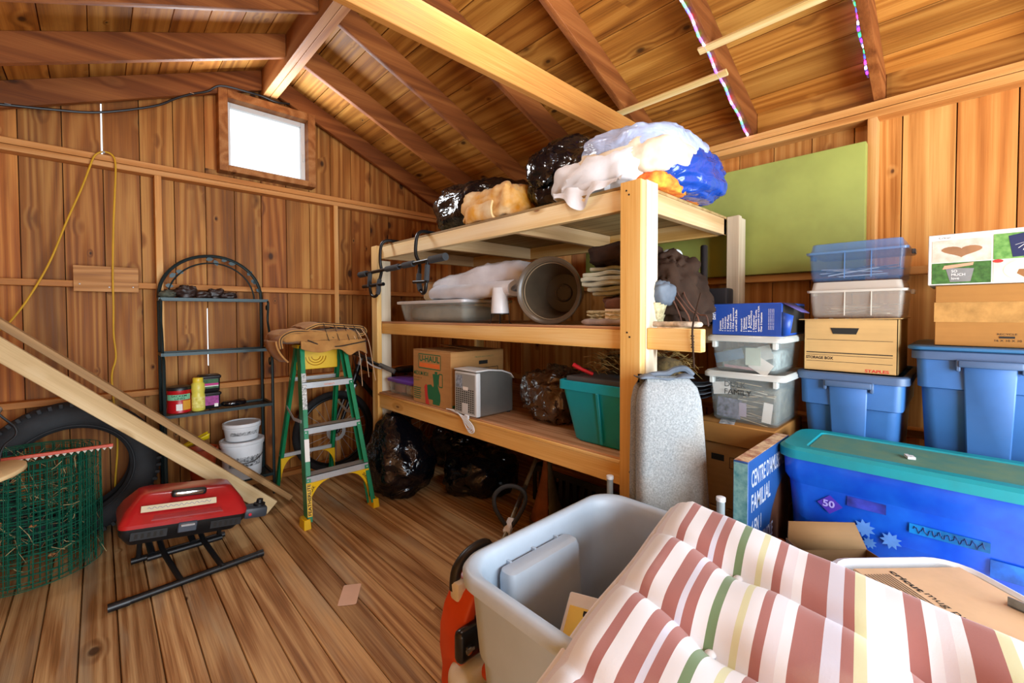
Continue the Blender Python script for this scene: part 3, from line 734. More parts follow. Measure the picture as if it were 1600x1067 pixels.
soft('rag_rug', 'rolled mauve grey rug end lying along the middle shelf edge', 'rug', blob((1.665, 1.13, MZ+0.017), (0.035, 0.13, 0.0165), 0.7, 0.5, 18, 36, 0.006, 18, 3, zmin=MZ+0.001), cloth('mauve_grey_rug', '#a8988c', '#7c6e68', 12), (1.665, 1.13, MZ+0.001))
# right of the post: brown curtains slumped over the end, dark case, pipe
cu = thing('curtain_heap', 'dark brown curtains with cords slumped to the right of the front post', 'fabric', (1.95, 0.93, MZ+0.001))
WP(blob((1.92, 0.945, 1.42), (0.19, 0.10, 0.165), 0.8, 0.8, 40, 60, 0.03, 7, 51, crease=0.022, cfreq=10, zmin=MZ+0.002, fn=lambda p: Vector((p.x, p.y - 0.085*max(0, (0.10 - p.z))/0.27, p.z))).build('curtain', M['darkbrown'], cu, smooth=60))
for k in range(4):
    y = 0.93 - 0.035*k
    WP(MB().tube(smooth_path([(1.80+0.01*k, y+0.03, 1.55-0.03*k), (1.755, y-0.02, 1.45-0.02*k), (1.735, y-0.08, 1.38-0.02*k), (1.72, y-0.12, 1.31), (1.705, y-0.135, 1.27)], 6), 0.0028, 5).build('tie_cord', M['rust'], cu))
WP(MB().tube(smooth_path([(1.72, 0.725, 1.40), (1.66, 0.715, 1.34), (1.59, 0.70, 1.27), (1.588, 0.698, 1.20), (1.59, 0.694, 1.12)], 6), 0.004, 5).build('hanging_cord', M['darkbrown'], cu))
M['greyblue'] = cloth('grey_blue_nylon', '#6e7884', '#4c5662', 6, 0.1, 0.5)
soft('pouch', 'grey blue nylon pouch tucked under the brown curtains', 'pouch', blob((1.72, 0.90, 1.40), (0.06, 0.055, 0.05), 0.6, 0.7, 24, 32, 0.008, 10, 4, crease=0.01, cfreq=14), M['greyblue'], (1.72, 0.90, 1.35))
soft('wicker_bowl', 'small pale woven bowl right of the front post', 'basket', MB().lathe([(0.0,0.0),(0.035,0.0),(0.055,0.07),(0.051,0.07),(0.033,0.006),(0,0.006)], 20, T(1.70, 0.915, MZ+0.03), cap=False), M['wicker'], (1.70, 0.915, MZ+0.03))
soft('rope', 'thick cream rope coiled at the shelf edge right of the post', 'rope', MB().tube(smooth_path([(1.655, 0.90, MZ+0.012), (1.66, 0.84, MZ+0.012), (1.655, 0.78, MZ+0.012), (1.67, 0.73, MZ+0.012), (1.70, 0.72, MZ+0.012), (1.71, 0.76, MZ+0.012), (1.70, 0.83, MZ+0.012)], 8), 0.011, 8), plain('cream_rope', '#d8c4ac', 0.9, var=0.15, vscale=50, bump=0.8, bscale=60), (1.66, 0.80, MZ+0.001))
soft('plastic_jug', 'small white translucent jug at the back behind the brown curtains', 'jug', blob((2.03, 1.0, 1.575), (0.05, 0.045, 0.06), 0.6, 0.7, 20, 28, 0.006, 9, 5), clear('milky_plastic', '#dce8ec', 0.9), (2.03, 1.0, 1.515))
st = thing('microphone_stand', 'black tube stand rising from a black base at the back of the middle shelf', 'stand', (2.315, 0.962, MZ+0.001))
MB().lathe([(0.06,0),(0.06,0.012),(0.03,0.025),(0.018,0.04),(0.018,0.405),(0.013,0.412)], 20).build('tube_and_base', M['black'], st)
MB().lathe([(0.021,0.11),(0.021,0.16)], 20).build('collar', M['blacksteel'], st)
bc = thing('equipment_case', 'black boxy case at the right end of the middle shelf', 'case', (2.45, 1.0, MZ+0.001))
MB().box(-0.04, 0.06, -0.12, 0.12, 0, 0.19).build('body', plastic('charcoal_case', '#23252a', 0.5), bc, bev=0.012, seg=2)
MB().box(-0.043, -0.035, -0.04, 0.04, 0.13, 0.16).build('latch', M['blacksteel'], bc, bev=0.003)
# ------------------------------------------------------------------ things on the bottom level
D = BZ + 0.001
M['purple'] = plastic('purple_lid', '#6a3fb0', 0.35)
pc = thing('food_container', 'clear container with a purple lid beside the moving box', 'container', (1.70, 2.88, D))
openbox(MB(), 0.09, 0.20, 0.092, 0.008, 0.01, 0.02, 0.003).build('body', M['clear'], pc)
MB().loft([rrect(0.096,0.206,0.02,0.092), rrect(0.098,0.208,0.02,0.096), rrect(0.098,0.208,0.02,0.112), rrect(0.085,0.195,0.02,0.118)]).build('lid', M['purple'], pc)
for y, c in ((0.09, '#b07868'), (-0.09, '#d8d0c0')):
    blob((0, y, 0.046), (0.07, 0.08, 0.038), 0.5, 0.5, 16, 24, 0.01, 20, 3).build('packed_contents', plain('packed_' + c[1:], c, 0.8, var=0.1, vscale=30), pc)
# moving box
ub = thing('moving_box', 'brown cardboard moving box with green and orange print on the bottom shelf', 'box', (1.80, 2.43, D))
hx, hy, H = 0.222, 0.222, 0.358
bxm = MB().box(-hx, hx, -hy, hy, 0, H); bxm.build('carton', M['cardb'], ub, bev=0.003)
MB().box(-hx, -0.002, -hy, hy, H+0.001, H+0.005).build('flap', M['cardb'], ub)
MB().add([(0.002,-hy,H+0.001),(hx,-hy,H+0.001),(hx,hy,H+0.001),(0.002,hy,H+0.02),(0.002,-hy,H+0.004),(hx,-hy,H+0.004),(hx,hy,H+0.004),(0.002,hy,H+0.024)], [(0,3,2,1),(4,5,6,7),(0,1,5,4),(1,2,6,5),(2,3,7,6),(3,0,4,7)]).build('flap', M['cardb'], ub)
def fx(y, z, x=-hx): return FX(y, z, x)
def ringrect(mb, w_, h, r, t, Mx):   # outline of a rounded rectangle, flat
    o = [(p[0]+w_/2, p[1]+h/2, 0.0008) for p in rrect(w_/2, h/2, r, 0)]; i = [(p[0]+w_/2, p[1]+h/2, 0.0008) for p in rrect(w_/2-t, h/2-t, max(r-t, .002), 0)]
    n = len(o); mb.add(o + i, [(k, (k+1)%n, n+(k+1)%n, n+k) for k in range(n)], Mx); return mb
def flat(name, pts, mat, Mx, parent, d=0.0007):
    return MB().add([(p[0], p[1], d) for p in pts], [tuple(range(len(pts)))], Mx).build(name, mat, parent, smooth=0)
def rectpts(w_, h, x=0, y=0): return [(x,y),(x+w_,y),(x+w_,y+h),(x,y+h)]
ringrect(MB(), 0.27, 0.100, 0.012, 0.006, fx(0.155, 0.238)).build('printed_frame', M['inkgreen'], ub)
text('U-HAUL', fx(0.14, 0.285), 0.24, M['inkgreen'], ub, 0.042, bold=0.03)
flat('printed_band', rectpts(0.24, 0.028, 0, 0), M['inkorange'], fx(0.14, 0.248), ub)
text('MEDIUM BOX', fx(0.212, 0.19), 0.185, M['inkgreen'], ub, 0.028, bold=0.02)
text('18 X 18 X 16', fx(0.212, 0.168), 0.10, M['ink'], ub, 0.009); text('3.0 CU FT', fx(0.212, 0.148), 0.07, M['inkgreen'], ub, 0.011)
for k in range(6): flat('printed_line', rectpts(0.09 - 0.008*(k%2), 0.007), M['inkgreen'], fx(0.212, 0.098-0.014*k), ub)
# printed blender and kettle picture
flat('printed_blender', [(0.0,0.0),(0.075,0.0),(0.088,0.03),(0.088,0.07),(0.07,0.10),(0.06,0.125),(0.08,0.20),(0.0,0.20),(0.012,0.125),(0.0,0.095)], M['inkgreen'], fx(-0.02, 0.012), ub)
ringrect(MB(), 0.05, 0.09, 0.012, 0.007, fx(-0.085, 0.13)).build('printed_handle', M['inkgreen'], ub)
flat('printed_lid', rectpts(0.03, 0.016), M['inkgreen'], fx(-0.045, 0.213), ub)
flat('printed_toaster', [(0,0),(0.085,0),(0.085,0.085),(0.06,0.1),(0,0.09)], M['inkgreen'], fx(0.06, 0.04), ub, 0.0005)
flat('printed_knife', [(0.02,0),(0.065,0),(0.045,0.06),(0.038,0.13),(0.02,0.13),(0.005,0.115)], M['inkred'], fx(0.085, 0.004), ub, 0.001)
flat('printed_band', rectpts(0.11, 0.018), M['inkgreen'], FY(-hx+0.01, 0.012, -hy), ub)
text('MEDIUM BOX CAPACITY', FY(-0.03, 0.318, -hy), 0.16, M['inkgreen'], ub, 0.009)
MB().cbox((0.04, -hy-0.0005, 0.285), (0.075, 0.002, 0.024)).build('hand_hole', M['ink'], ub, bev=0.006)
ringrect(MB(), 0.19, 0.05, 0.004, 0.004, FY(-0.02, 0.20, -hy)).build('printed_frame', M['ink'], ub)
# countertop ice maker
M['stainless'] = plain('brushed_steel', '#a4a6a2', 0.28, 0.75, var=0.06, vscale=3)
M['silverpl'] = plastic('silver_plastic', '#d0d2d2', 0.35)
im = thing('ice_maker', 'silver countertop ice maker with a vent grille beside the moving box', 'appliance', (1.705, 2.035, D))
hx2, hy2 = 0.145, 0.105
side = [(-hx2,0.0),(hx2,0.0),(hx2,0.20),(hx2-0.02,0.225),(0.05,0.25),(-0.05,0.262),(-hx2,0.262)]
MB().prism(side, 2*hy2-0.012, frame((0, hy2-0.006, 0.006), (1,0,0), (0,0,1))).build('side_shell', M['stainless'], im, bev=0.004)
MB().box(-hx2-0.004, -hx2+0.03, -hy2, hy2, 0.006, 0.262).build('back_frame', M['silverpl'], im, bev=0.008, seg=2)
top = [(-hx2-0.006,0.262),(-hx2-0.006,0.27),(-0.05,0.272),(0.05,0.260),(hx2-0.02,0.235),(hx2+0.004,0.206),(hx2+0.002,0.20),(hx2-0.02,0.226),(0.05,0.251),(-0.05,0.263)]
MB().prism(top, 2*hy2+0.004, frame((0, hy2+0.002, 0.006), (1,0,0), (0,0,1))).build('lid', M['silverpl'], im, bev=0.002)
flat('rear_panel', rectpts(0.185, 0.23), plastic('grey_panel', '#9a9c98', 0.45), FX(0.092, 0.02, -hx2-0.004), im)
flat('rating_label', rectpts(0.062, 0.075), plain('label_blue_grey', '#a8b8cc', 0.6, var=0.2, vscale=60), FX(0.088, 0.165, -hx2-0.0045), im, 0.001)
flat('label_strip', rectpts(0.05, 0.02), M['paper'], FX(0.02, 0.155, -hx2-0.0045), im, 0.001)
slot = None
for r in range(11):
    for c in range(9):
        if 3 <= c <= 5 and r < 4: continue
        m = FX(0.088 - 0.0195*c, 0.028 + 0.0125*r, -hx2-0.004)
        if slot is None:
            slot = MB().box(0, 0.012, 0, 0.0075, 0.0, 0.0009).build('vent_slot', M['ink'], im); slot.matrix_local = m
        else:
            o = bpy.data.objects.new('vent_slot', slot.data); COL.objects.link(o); o.parent = im; o.matrix_local = m
MB().box(0, 0.055, 0, 0.06, 0, 0.002, FX(0.028, 0.018, -hx2-0.004)).build('drain_cover', M['silverpl'], im, bev=0.001)
for x in (-0.12, 0.12):
    for y in (-0.085, 0.085): MB().lathe([(0.012,0),(0.012,0.006)], 12, T(x,y,0)).build('foot', M['black'], im)
# white cord bundle hanging over the edge
cmb = MB()
for k in range(4):
    o = 0.006*k
    (cmb.tube(smooth_path([(1.575, 2.20-o, D+0.005+0.002*k), (1.552-o*0.3, 2.10-o, D+0.006), (1.547, 2.02+o, D-0.005-o), (1.548, 1.955+o*1.5, D-0.04-o), (1.548, 1.945+o*2, D-0.075+o), (1.548, 1.985+o, D-0.085+o), (1.549, 2.025, D-0.05), (1.552, 2.06, D-0.012), (1.58, 2.12, D+0.006)], 6), 0.0036, 6))
cd_ = WP(cmb.build('power_cord', M['white'], im)); cd_['label'] = 'white bundled power cord hanging over the shelf edge'
MB().tube([(1.572, 2.16, D+0.012), (1.568, 2.245, D+0.01)], [0.006, 0.003], 8).build('plug', M['white'], cd_)
MB().box(1.545, 1.557, 1.995, 2.035, D-0.012, D+0.012).build('twist_tie', M['white'], cd_, bev=0.003)
# clear plastic bag with something brown
M['brownfilm'] = film('brown_clear_film', '#4a3626', 0.12)
soft('plastic_bag', 'crinkled clear plastic bag of brown things between ice maker and teal bin', 'bag',
     blob((1.93, 1.635, D+0.135), (0.19, 0.185, 0.145), 0.6, 0.7, 44, 60, 0.03, 7, 61, crease=0.03, cfreq=10, zmin=D), M['brownfilm'], (1.93, 1.635, D))
# teal bin with garden oddments
M['teal'] = plastic('teal_plastic', '#0aa2b8', 0.38)
tb = thing('storage_bin', 'tapered teal plastic bin full of garden oddments beside the front post', 'bin', (1.795, 1.150, D))
openbox(MB(), 0.19, 0.205, 0.285, 0.035, 0.06, 0.03, 0.005).build('body', M['teal'], tb)
MB().loft([rrect(0.197,0.212,0.03,0.245), rrect(0.197,0.212,0.03,0.285), rrect(0.19,0.205,0.03,0.288), rrect(0.186,0.20,0.03,0.285), rrect(0.19,0.205,0.03,0.245)], cap0=False, cap1=False).build('rim_band', M['teal'], tb)
MB().add([(-0.190,-0.010,0.245),(-0.190,-0.025,0.245),(-0.158,-0.030,0.012),(-0.158,-0.015,0.012),(-0.199,-0.010,0.245),(-0.199,-0.025,0.245),(-0.168,-0.030,0.012),(-0.168,-0.015,0.012)], [(0,1,2,3),(4,7,6,5),(0,4,5,1),(1,5,6,2),(2,6,7,3),(3,7,4,0)]).build('rib', M['teal'], tb, bev=0.002)
soft('tray', 'dark grey plastic tray resting in the top of the teal bin', 'tray', MB().box(1.625, 1.96, 0.965, 1.325, D+0.265, D+0.305), plastic('dark_grey_tray', '#4c4e50', 0.5), (1.78, 1.07, D+0.265))
soft('hand_tool', 'red handled hand tool sticking out of the teal bin', 'tool', MB().tube(smooth_path([(1.72, 1.24, D+0.31), (1.69, 1.29, D+0.335), (1.675, 1.325, D+0.355)], 5), [0.009]*6 + [0.011]*5, 10), plastic('red_grip', '#c8202c', 0.4), (1.72, 1.24, D+0.306))
# dried straw
straw = MB(); rs = random.Random(5)
for k in range(420):
    a = rs.uniform(0, 2*pi); h = rs.uniform(-0.22, 0.22); rr = rs.uniform(0.02, 0.075)
    p = Vector((1.84 + 0.07*h/0.22 + rr*cos(a), 1.06 - h, 1.075 + 0.035*cos(h*9) + rr*sin(a)*0.85))
    d = Vector((rs.uniform(-1,1)*0.4, -1 if rs.random() < .5 else 1, rs.uniform(-1,1)*0.8)).normalized()*rs.uniform(0.03, 0.08)
    straw.tube([p - d/2, p + Vector((rs.uniform(-.01,.01), 0, rs.uniform(-.01,.01))), p + d/2], 0.0011, 3, cap=False)
stb = soft('straw_wreath', 'dry moss and straw wreath bundle lying over the teal bin', 'wreath', blob((1.84, 1.06, 1.078), (0.055, 0.20, 0.052), 0.8, 0.7, 24, 36, 0.015, 16, 6), plain('dry_moss', '#5c4a26', 0.95, var=0.2, vscale=40, bump=1, bscale=50), (1.84, 1.06, 1.026))
so = straw.build('straw', plain('pale_straw', '#a88a4c', 0.9, var=0.25, vscale=30), stb, kind='stuff', smooth=0); so.location = -stb.location
# stack of trays
for k in range(5):
    t = MB().loft([rrect(0.105,0.09,0.02,0.0), rrect(0.14,0.125,0.03,0.010), rrect(0.142,0.127,0.03,0.012), rrect(0.138,0.123,0.03,0.0125), rrect(0.103,0.088,0.02,0.003)]).build('serving_tray', plain('dark_tray_%d' % k, ('#2a3038', '#8c96a2', '#22262c', '#a4aab0', '#262c34')[k], 0.25, var=0.05), None)
    t.location = (2.07, 0.93, 0.93 + 0.018*k)
    tag(t, ('lowest dark tray in the stack behind the grey cushions', 'second lowest grey tray in the stack behind the grey cushions', 'middle dark tray in the stack behind the grey cushions', 'second from top pale tray in the stack behind the grey cushions', 'topmost dark tray in the stack behind the grey cushions')[k], 'tray', 'trays stacked at the end of the bottom shelf')
sup = thing('carton', 'low brown carton under the stack of dark trays', 'box', (2.07, 0.93, 0)); 
MB().box(-0.13, 0.13, -0.028, 0.12, 0.72, 0.928).build('carton_body', M['cardb'], sup, bev=0.003)
MB().box(-0.131, 0.131, 0.03, 0.06, 0.9281, 0.9288).build('tape', M['cardb2'], sup)
sup.location = (2.07, 0.98, 0.717+0.0005-0.717)

# ------------------------------------------------------------------ under the shelf
soft('garbage_bag', 'tall crumpled black garbage bag slumped under the left end of the shelf', 'bag',
     blob((1.61, 2.90, 0.28), (0.22, 0.25, 0.30), 0.75, 0.8, 52, 72, 0.05, 3.2, 71, crease=0.026, cfreq=4.5, zmin=0.002, fn=lambda p: Vector((p.x, p.y, p.z)) * 1.0 if p.z < 0 else Vector((p.x*(1-0.45*p.z/0.3), p.y*(1-0.45*p.z/0.3) + 0.12*p.z/0.3, p.z*0.95))), M['blackfilm'], (1.61, 2.90, 0.002))
soft('garbage_bag', 'round black garbage bag on the floor under the bottom shelf', 'bag',
     blob((2.06, 2.50, 0.15), (0.25, 0.27, 0.16), 0.7, 0.8, 48, 72, 0.04, 4, 77, crease=0.026, cfreq=5, zmin=0.002), M['blackfilm'], (2.06, 2.50, 0.002))
soft('garbage_bag', 'black garbage bag in the dark far back under the bottom shelf', 'bag',
     blob((2.30, 3.05, 0.17), (0.24, 0.26, 0.18), 0.7, 0.8, 36, 52, 0.04, 5, 79, crease=0.03, cfreq=8, zmin=0.002), M['blackfilm'], (2.30, 3.05, 0.002))
cr = thing('plastic_crate', 'long low black slotted crate in the shadow under the bottom shelf', 'crate', (2.42, 1.62, 0.001))
cb = MB(); cb.box(-0.20, 0.22, -0.50, 0.50, 0, 0.012)
for z0, z1 in ((0, 0.05), (0.21, 0.25)):
    cb.box(-0.20, -0.188, -0.50, 0.50, z0, z1); cb.box(0.208, 0.22, -0.50, 0.50, z0, z1)
    cb.box(-0.20, 0.22, -0.50, -0.488, z0, z1); cb.box(-0.20, 0.22, 0.488, 0.50, z0, z1)
cb.build('frame', M['black'], cr)
sl = None
for k in range(17):
    y = -0.49 + 0.06*k
    if sl is None: sl = MB().box(-0.198, -0.190, 0, 0.032, 0.05, 0.21).build('slat', M['black'], cr); sl.location.y = y
    else: inst(sl, 'slat', cr, (0, y, 0))
# string trimmer shaft with its loop handle
tr = thing('string_trimmer', 'string trimmer with grey shaft and black loop handle behind the grey tote', 'trimmer', (1.44, 1.60, 0.12))
p0, p1 = Vector((1.40, 1.585, 0.12)), Vector((2.00, 1.86, 0.44)); dd = (p1-p0).normalized()
WP(MB().tube([p0, p1], 0.0125, 12).build('shaft', plain('worn_shaft', '#8e8266', 0.4, 0.3, var=0.15, vscale=20), tr))
WP(MB().tube([p0 + dd*0.30, p0 + dd*0.46], 0.0135, 12).build('shaft_label', plain('shaft_label', '#3a3128', 0.5, var=0), tr))
perp = Vector((0.72, -0.69, 0)); up_ = Vector((0.1, 0.1, 0.99))
c0 = p0 + dd*0.18
loop = [c0 + perp*0.012*s_ + up_*0.0 for s_ in (1,)] + [c0 + perp*x + up_*z for x, z in ((0.05,0.05),(0.085,0.12),(0.08,0.175),(0.03,0.205),(-0.03,0.20),(-0.075,0.16),(-0.075,0.10),(-0.045,0.045))] + [c0 - perp*0.012]
WP(MB().tube(smooth_path(loop, 6), 0.0115, 10).build('loop_handle', plain('loop_rubber', '#2a2c2e', 0.7, var=0.05), tr))
WP(MB().bar(c0 - dd*0.04 - up_*0.002, c0 + dd*0.05 - up_*0.002, 0.04, 0.035).build('handle_clamp', M['white'], tr, bev=0.006))
gd = thing('conical_guard', 'rust and olive fan-shaped guard standing on the floor under the shelf', 'guard', (2.05, 1.83, 0.001))
gp = []
M['olive'] = plain('olive_grey_metal', '#6c6650', 0.6, var=0.15, vscale=8); M['rustmetal'] = plain('rust_brown_metal', '#9a5a30', 0.7, var=0.15, vscale=8)
MB().grid(lambda u, v: Vector(((0.02 + 0.09*u**1.4)*cos(-2.3 + 2.2*v), (0.02 + 0.09*u**1.4)*sin(-2.3 + 2.2*v), 0.40*(1-u)**1.0*1.0 + 0.02)), 14, 16).build('olive_side', M['olive'], gd, solid=0.004)
MB().grid(lambda u, v: Vector(((0.02 + 0.09*u**1.4)*cos(-2.35 - 1.5*v), (0.02 + 0.09*u**1.4)*sin(-2.35 - 1.5*v), 0.40*(1-u) + 0.02)), 14, 12).build('rust_side', M['rustmetal'], gd, solid=0.004)
MB().lathe([(0.02, 0.0), (0.115, 0.0), (0.115, 0.02), (0.02, 0.02)], 24).build('base_ring', M['olive'], gd)

# ------------------------------------------------------------------ left side: baker's rack
M['rackgreen'] = plain('dark_green_steel', '#1d2e30', 0.4, 0.4, var=0.06)
br_ = thing('bakers_rack', 'dark green metal baker rack with a leaf-trimmed arch against the gable wall', 'rack', (0.60, 3.66, 0))
def rt(pts, r, name='frame_tube', n=8, sp=0): return WP(MB().tube(smooth_path(pts, sp) if sp else pts, r, n).build(name, M['rackgreen'], br_))
YB, YF = 3.74, 3.52
XL, XR = 0.295, 0.905
rt([(XL, YB, 0), (XL, YB, 1.45)], 0.011, 'upright'); rt([(XR, YB, 0), (XR, YB, 1.45)], 0.011, 'upright')
cx_, rx_ = (XL+XR)/2, (XR-XL)/2
rt([(cx_ - rx_*cos(pi*i/24), YB, 1.45 + 0.29*sin(pi*i/24)) for i in range(25)], 0.011, 'arch')
rt([(cx_ - (rx_-0.045)*cos(pi*i/24), YB, 1.425 + 0.265*sin(pi*i/24)) for i in range(25)], 0.0055, 'inner_arch')
leafm = MB()
lf = None
for k, a in enumerate((18, 30, 42, 82, 92, 101, 110, 140, 148, 156, 164)):
    t = radians(a); rr = rx_ - 0.022; z = 1.437 + 0.277*sin(t); x = cx_ - rr*cos(t)
    if lf is None:
        lf = MB().prism([(0,0),(0.012,0.014),(0.03,0.016),(0.046,0),(0.03,-0.012),(0.012,-0.012)], 0.004).build('leaf', M['rackgreen'], br_)
        o = lf
    else: o = inst(lf, 'leaf', br_, (0,0,0))
    o.location = Vector((x, YB, z)) - Vector(br_.location); o.rotation_euler = (radians(90), 0, 0); o.rotation_euler.rotate_axis('Z', random.uniform(-0.8, 0.8) + (0.9 if k % 2 else -0.4))
for x in (XL, XR+0.015):
    rt([(x, YF, 0), (x, YF, 0.98), (x, YF+0.012, 1.03), (x, YF+0.05, 1.06), (x, YB, 1.065)], 0.010, 'front_leg')
    rt([(x, YF+0.06, 1.055), (x, YF+0.045, 1.10), (x, YF+0.07, 1.20), (x, YF+0.105, 1.28), (x, YF+0.085, 1.38), (x, YF+0.10, 1.42), (x, YB, 1.425)], 0.008, 'side_scroll', sp=5)
    rt([(x, YF+0.10, 1.40), (x, YF+0.12, 1.36), (x, YF+0.14, 1.365), (x, YF+0.135, 1.39)], 0.005, 'scroll_tip', sp=5)
    rt([(x, YF+0.02, 1.04), (x, YF+0.04, 0.97), (x, YF+0.07, 0.95), (x, YF+0.085, 0.98), (x, YF+0.07, 1.0)], 0.005, 'scroll_tip', sp=5)
N = NT('expanded_metal_mesh'); v = N.coords(False)
sx = N.n('ShaderNodeSeparateXYZ'); N.l(N.scale(v, (90, 90, 90)), sx.inputs[0])
a1 = N.math('ABSOLUTE', N.math('SUBTRACT', N.math('FRACT', N.math('ADD', sx.outputs[0], sx.outputs[1])), 0.5))
a2 = N.math('ABSOLUTE', N.math('SUBTRACT', N.math('FRACT', N.math('SUBTRACT', sx.outputs[0], sx.outputs[1])), 0.5))
N.set(Base_Color=lin('#1d2e30'), Roughness=0.5, Alpha=N.math('GREATER_THAN', N.math('MAXIMUM', a1, a2), 0.36)); M['mesh'] = N.m
for z, yf in ((1.425, YF+0.10), (1.065, YF+0.02), (0.665, YF), (0.15, YF)):
    s_ = WP(MB().box(XL, XR+0.012, yf, YB, z-0.002, z).build('mesh_shelf', M['mesh'], br_))
    for e in ([(XL, yf, z), (XR+0.015, yf, z)], [(XL, YB, z), (XR, YB, z)], [(XL, yf, z), (XL, YB, z)], [(XR+0.01, yf, z), (XR+0.01, YB, z)]):
        o = MB().bar(e[0], e[1], 0.02, 0.02).build('shelf_rail', M['rackgreen'], s_)
# what stands on the rack
z3 = 0.677
can = thing('coffee_can', 'red coffee can with a black lid and green hand-lettered tape', 'can', (0.378, 3.60, z3))
M['canred'] = plastic('red_can', '#b8121c', 0.35)
MB().lathe([(0.062,0),(0.066,0.004),(0.066,0.03),(0.064,0.034),(0.064,0.125),(0.066,0.13),(0.066,0.152)], 32).build('can_body', M['canred'], can)
MB().lathe([(0.069,0.150),(0.069,0.166),(0.064,0.172),(0.01,0.173)], 32).build('lid', M['black'], can)
def wrap(mb, r, a0, a1, z0, z1, n=14): return mb.grid(lambda u, v: Vector((r*sin(a0 + (a1-a0)*u), -r*cos(a0 + (a1-a0)*u), z0 + (z1-z0)*v)), n, 1)
wrap(MB(), 0.0668, -1.25, 0.95, 0.088, 0.124).build('green_tape', plain('mint_tape', '#7cc49a', 0.7, var=0.03), can)
wrap(MB(), 0.0668, 0.2, 1.0, 0.02, 0.082).build('yellow_label', plain('amber_label', '#e0a030', 0.7, var=0.05), can)
wrap(MB(), 0.0672, -0.35, 0.15, 0.02, 0.062).build('white_label', M['paper'], can)
tt = text('SACKEM\n   LINES', frame((0,0,0), (1,0,0), (0,1,0)), 0.085, M['ink'], can, 0.03, bold=0.01)
for v_ in tt.data.vertices:
    a = (v_.co.x - 0.05)/0.0672; zz = v_.co.y + 0.091; v_.co = Vector((0.0674*sin(a), -0.0674*cos(a), zz))
bo = thing('plastic_bottle', 'yellow plastic shaker bottle between the red can and dark tubs', 'bottle', (0.478, 3.575, z3))
M['yellowpl'] = plastic('pale_yellow_plastic', '#e8dc58', 0.4)
MB().lathe([(0.034,0),(0.039,0.006),(0.039,0.10),(0.036,0.115),(0.037,0.125),(0.039,0.14),(0.038,0.178),(0.03,0.19),(0.028,0.20)], 28).build('bottle_body', M['yellowpl'], bo)
MB().lathe([(0.029,0.19),(0.030,0.192),(0.030,0.217),(0.026,0.222),(0.004,0.223)], 24).build('cap', plastic('yellow_cap', '#e8cc38', 0.4), bo)
wrap(MB(), 0.0394, -1.2, 1.2, 0.02, 0.095).build('label', plain('lemon_label', '#f0ea90', 0.7, var=0.2, vscale=50, col2='#c8b828'), bo)
for k, (nm, c1, lab) in enumerate((('magenta', '#b04a9c', 'dark square tub with a magenta label under another tub'), ('floral', '#3c6a44', 'dark square tub with green floral label and black lid'))):
    tu = thing('fertilizer_tub', lab, 'tub', (0.548, 3.625, z3 + 0.116*k), group='two stacked tubs on the rack')
    MB().loft([rrect(0.050,0.045,0.012,0), rrect(0.055,0.05,0.012,0.006), rrect(0.058,0.052,0.012,0.098)]).build('tub_body', M['black'], tu)
    MB().loft([rrect(0.062,0.056,0.012,0.092), rrect(0.064,0.058,0.012,0.096), rrect(0.064,0.058,0.012,0.106), rrect(0.058,0.052,0.012,0.113)]).build('lid', M['black'], tu)
    flat('label', rectpts(0.092, 0.062), plain('label_' + nm, c1, 0.7, var=0.15, vscale=40), FY(-0.046, 0.025, -0.0535), tu, 0.001)
    if k: flat('label_band', rectpts(0.092, 0.014), plain('pink_band', '#c03080', 0.7, var=0), FY(-0.046, 0.045, -0.0535), tu, 0.0015); flat('label_line', rectpts(0.092, 0.005), M['inkwhite'], FY(-0.046, 0.038, -0.0535), tu, 0.0015)
    else: flat('barcode', rectpts(0.022, 0.022), M['inkwhite'], FY(0.02, 0.012, -0.0535), tu, 0.0015)
soft('wallet', 'glossy black pouch lying flat on the third rack shelf', 'pouch', blob((0.69, 3.60, z3+0.02), (0.075, 0.05, 0.0195), 0.6, 0.7, 18, 28, 0.006, 14, 2, zmin=z3), M['blackfilm'], (0.69, 3.60, z3))
M['drybrown'] = plain('dried_brown', '#33201a', 0.45, var=0.2, vscale=20)
for k, (x, w_, h, lab) in enumerate(((0.335, 0.045, 0.024, 'small grey green dried lump at the left of the top rack shelf'), (0.435, 0.062, 0.042, 'largest brown curled dried pod on the top rack shelf'), (0.525, 0.038, 0.024, 'small dark pod in the middle of the top rack shelf'), (0.60, 0.042, 0.036, 'upright brown curled pod right of centre on the top rack shelf'), (0.675, 0.055, 0.022, 'rightmost long dark pod on the top rack shelf'))):
    soft('dried_pod', lab, 'pod', blob((x, 3.67, 1.436+h*0.95), (w_, 0.035, h), 0.8, 0.8, 20, 28, 0.014, 22, 80+k, crease=0.01, cfreq=24), M['drybrown'] if k else plain('grey_green_dry', '#5a5c4c', 0.8, var=0.2, vscale=20), (x, 3.67, 1.436), 'dried pods on the rack')
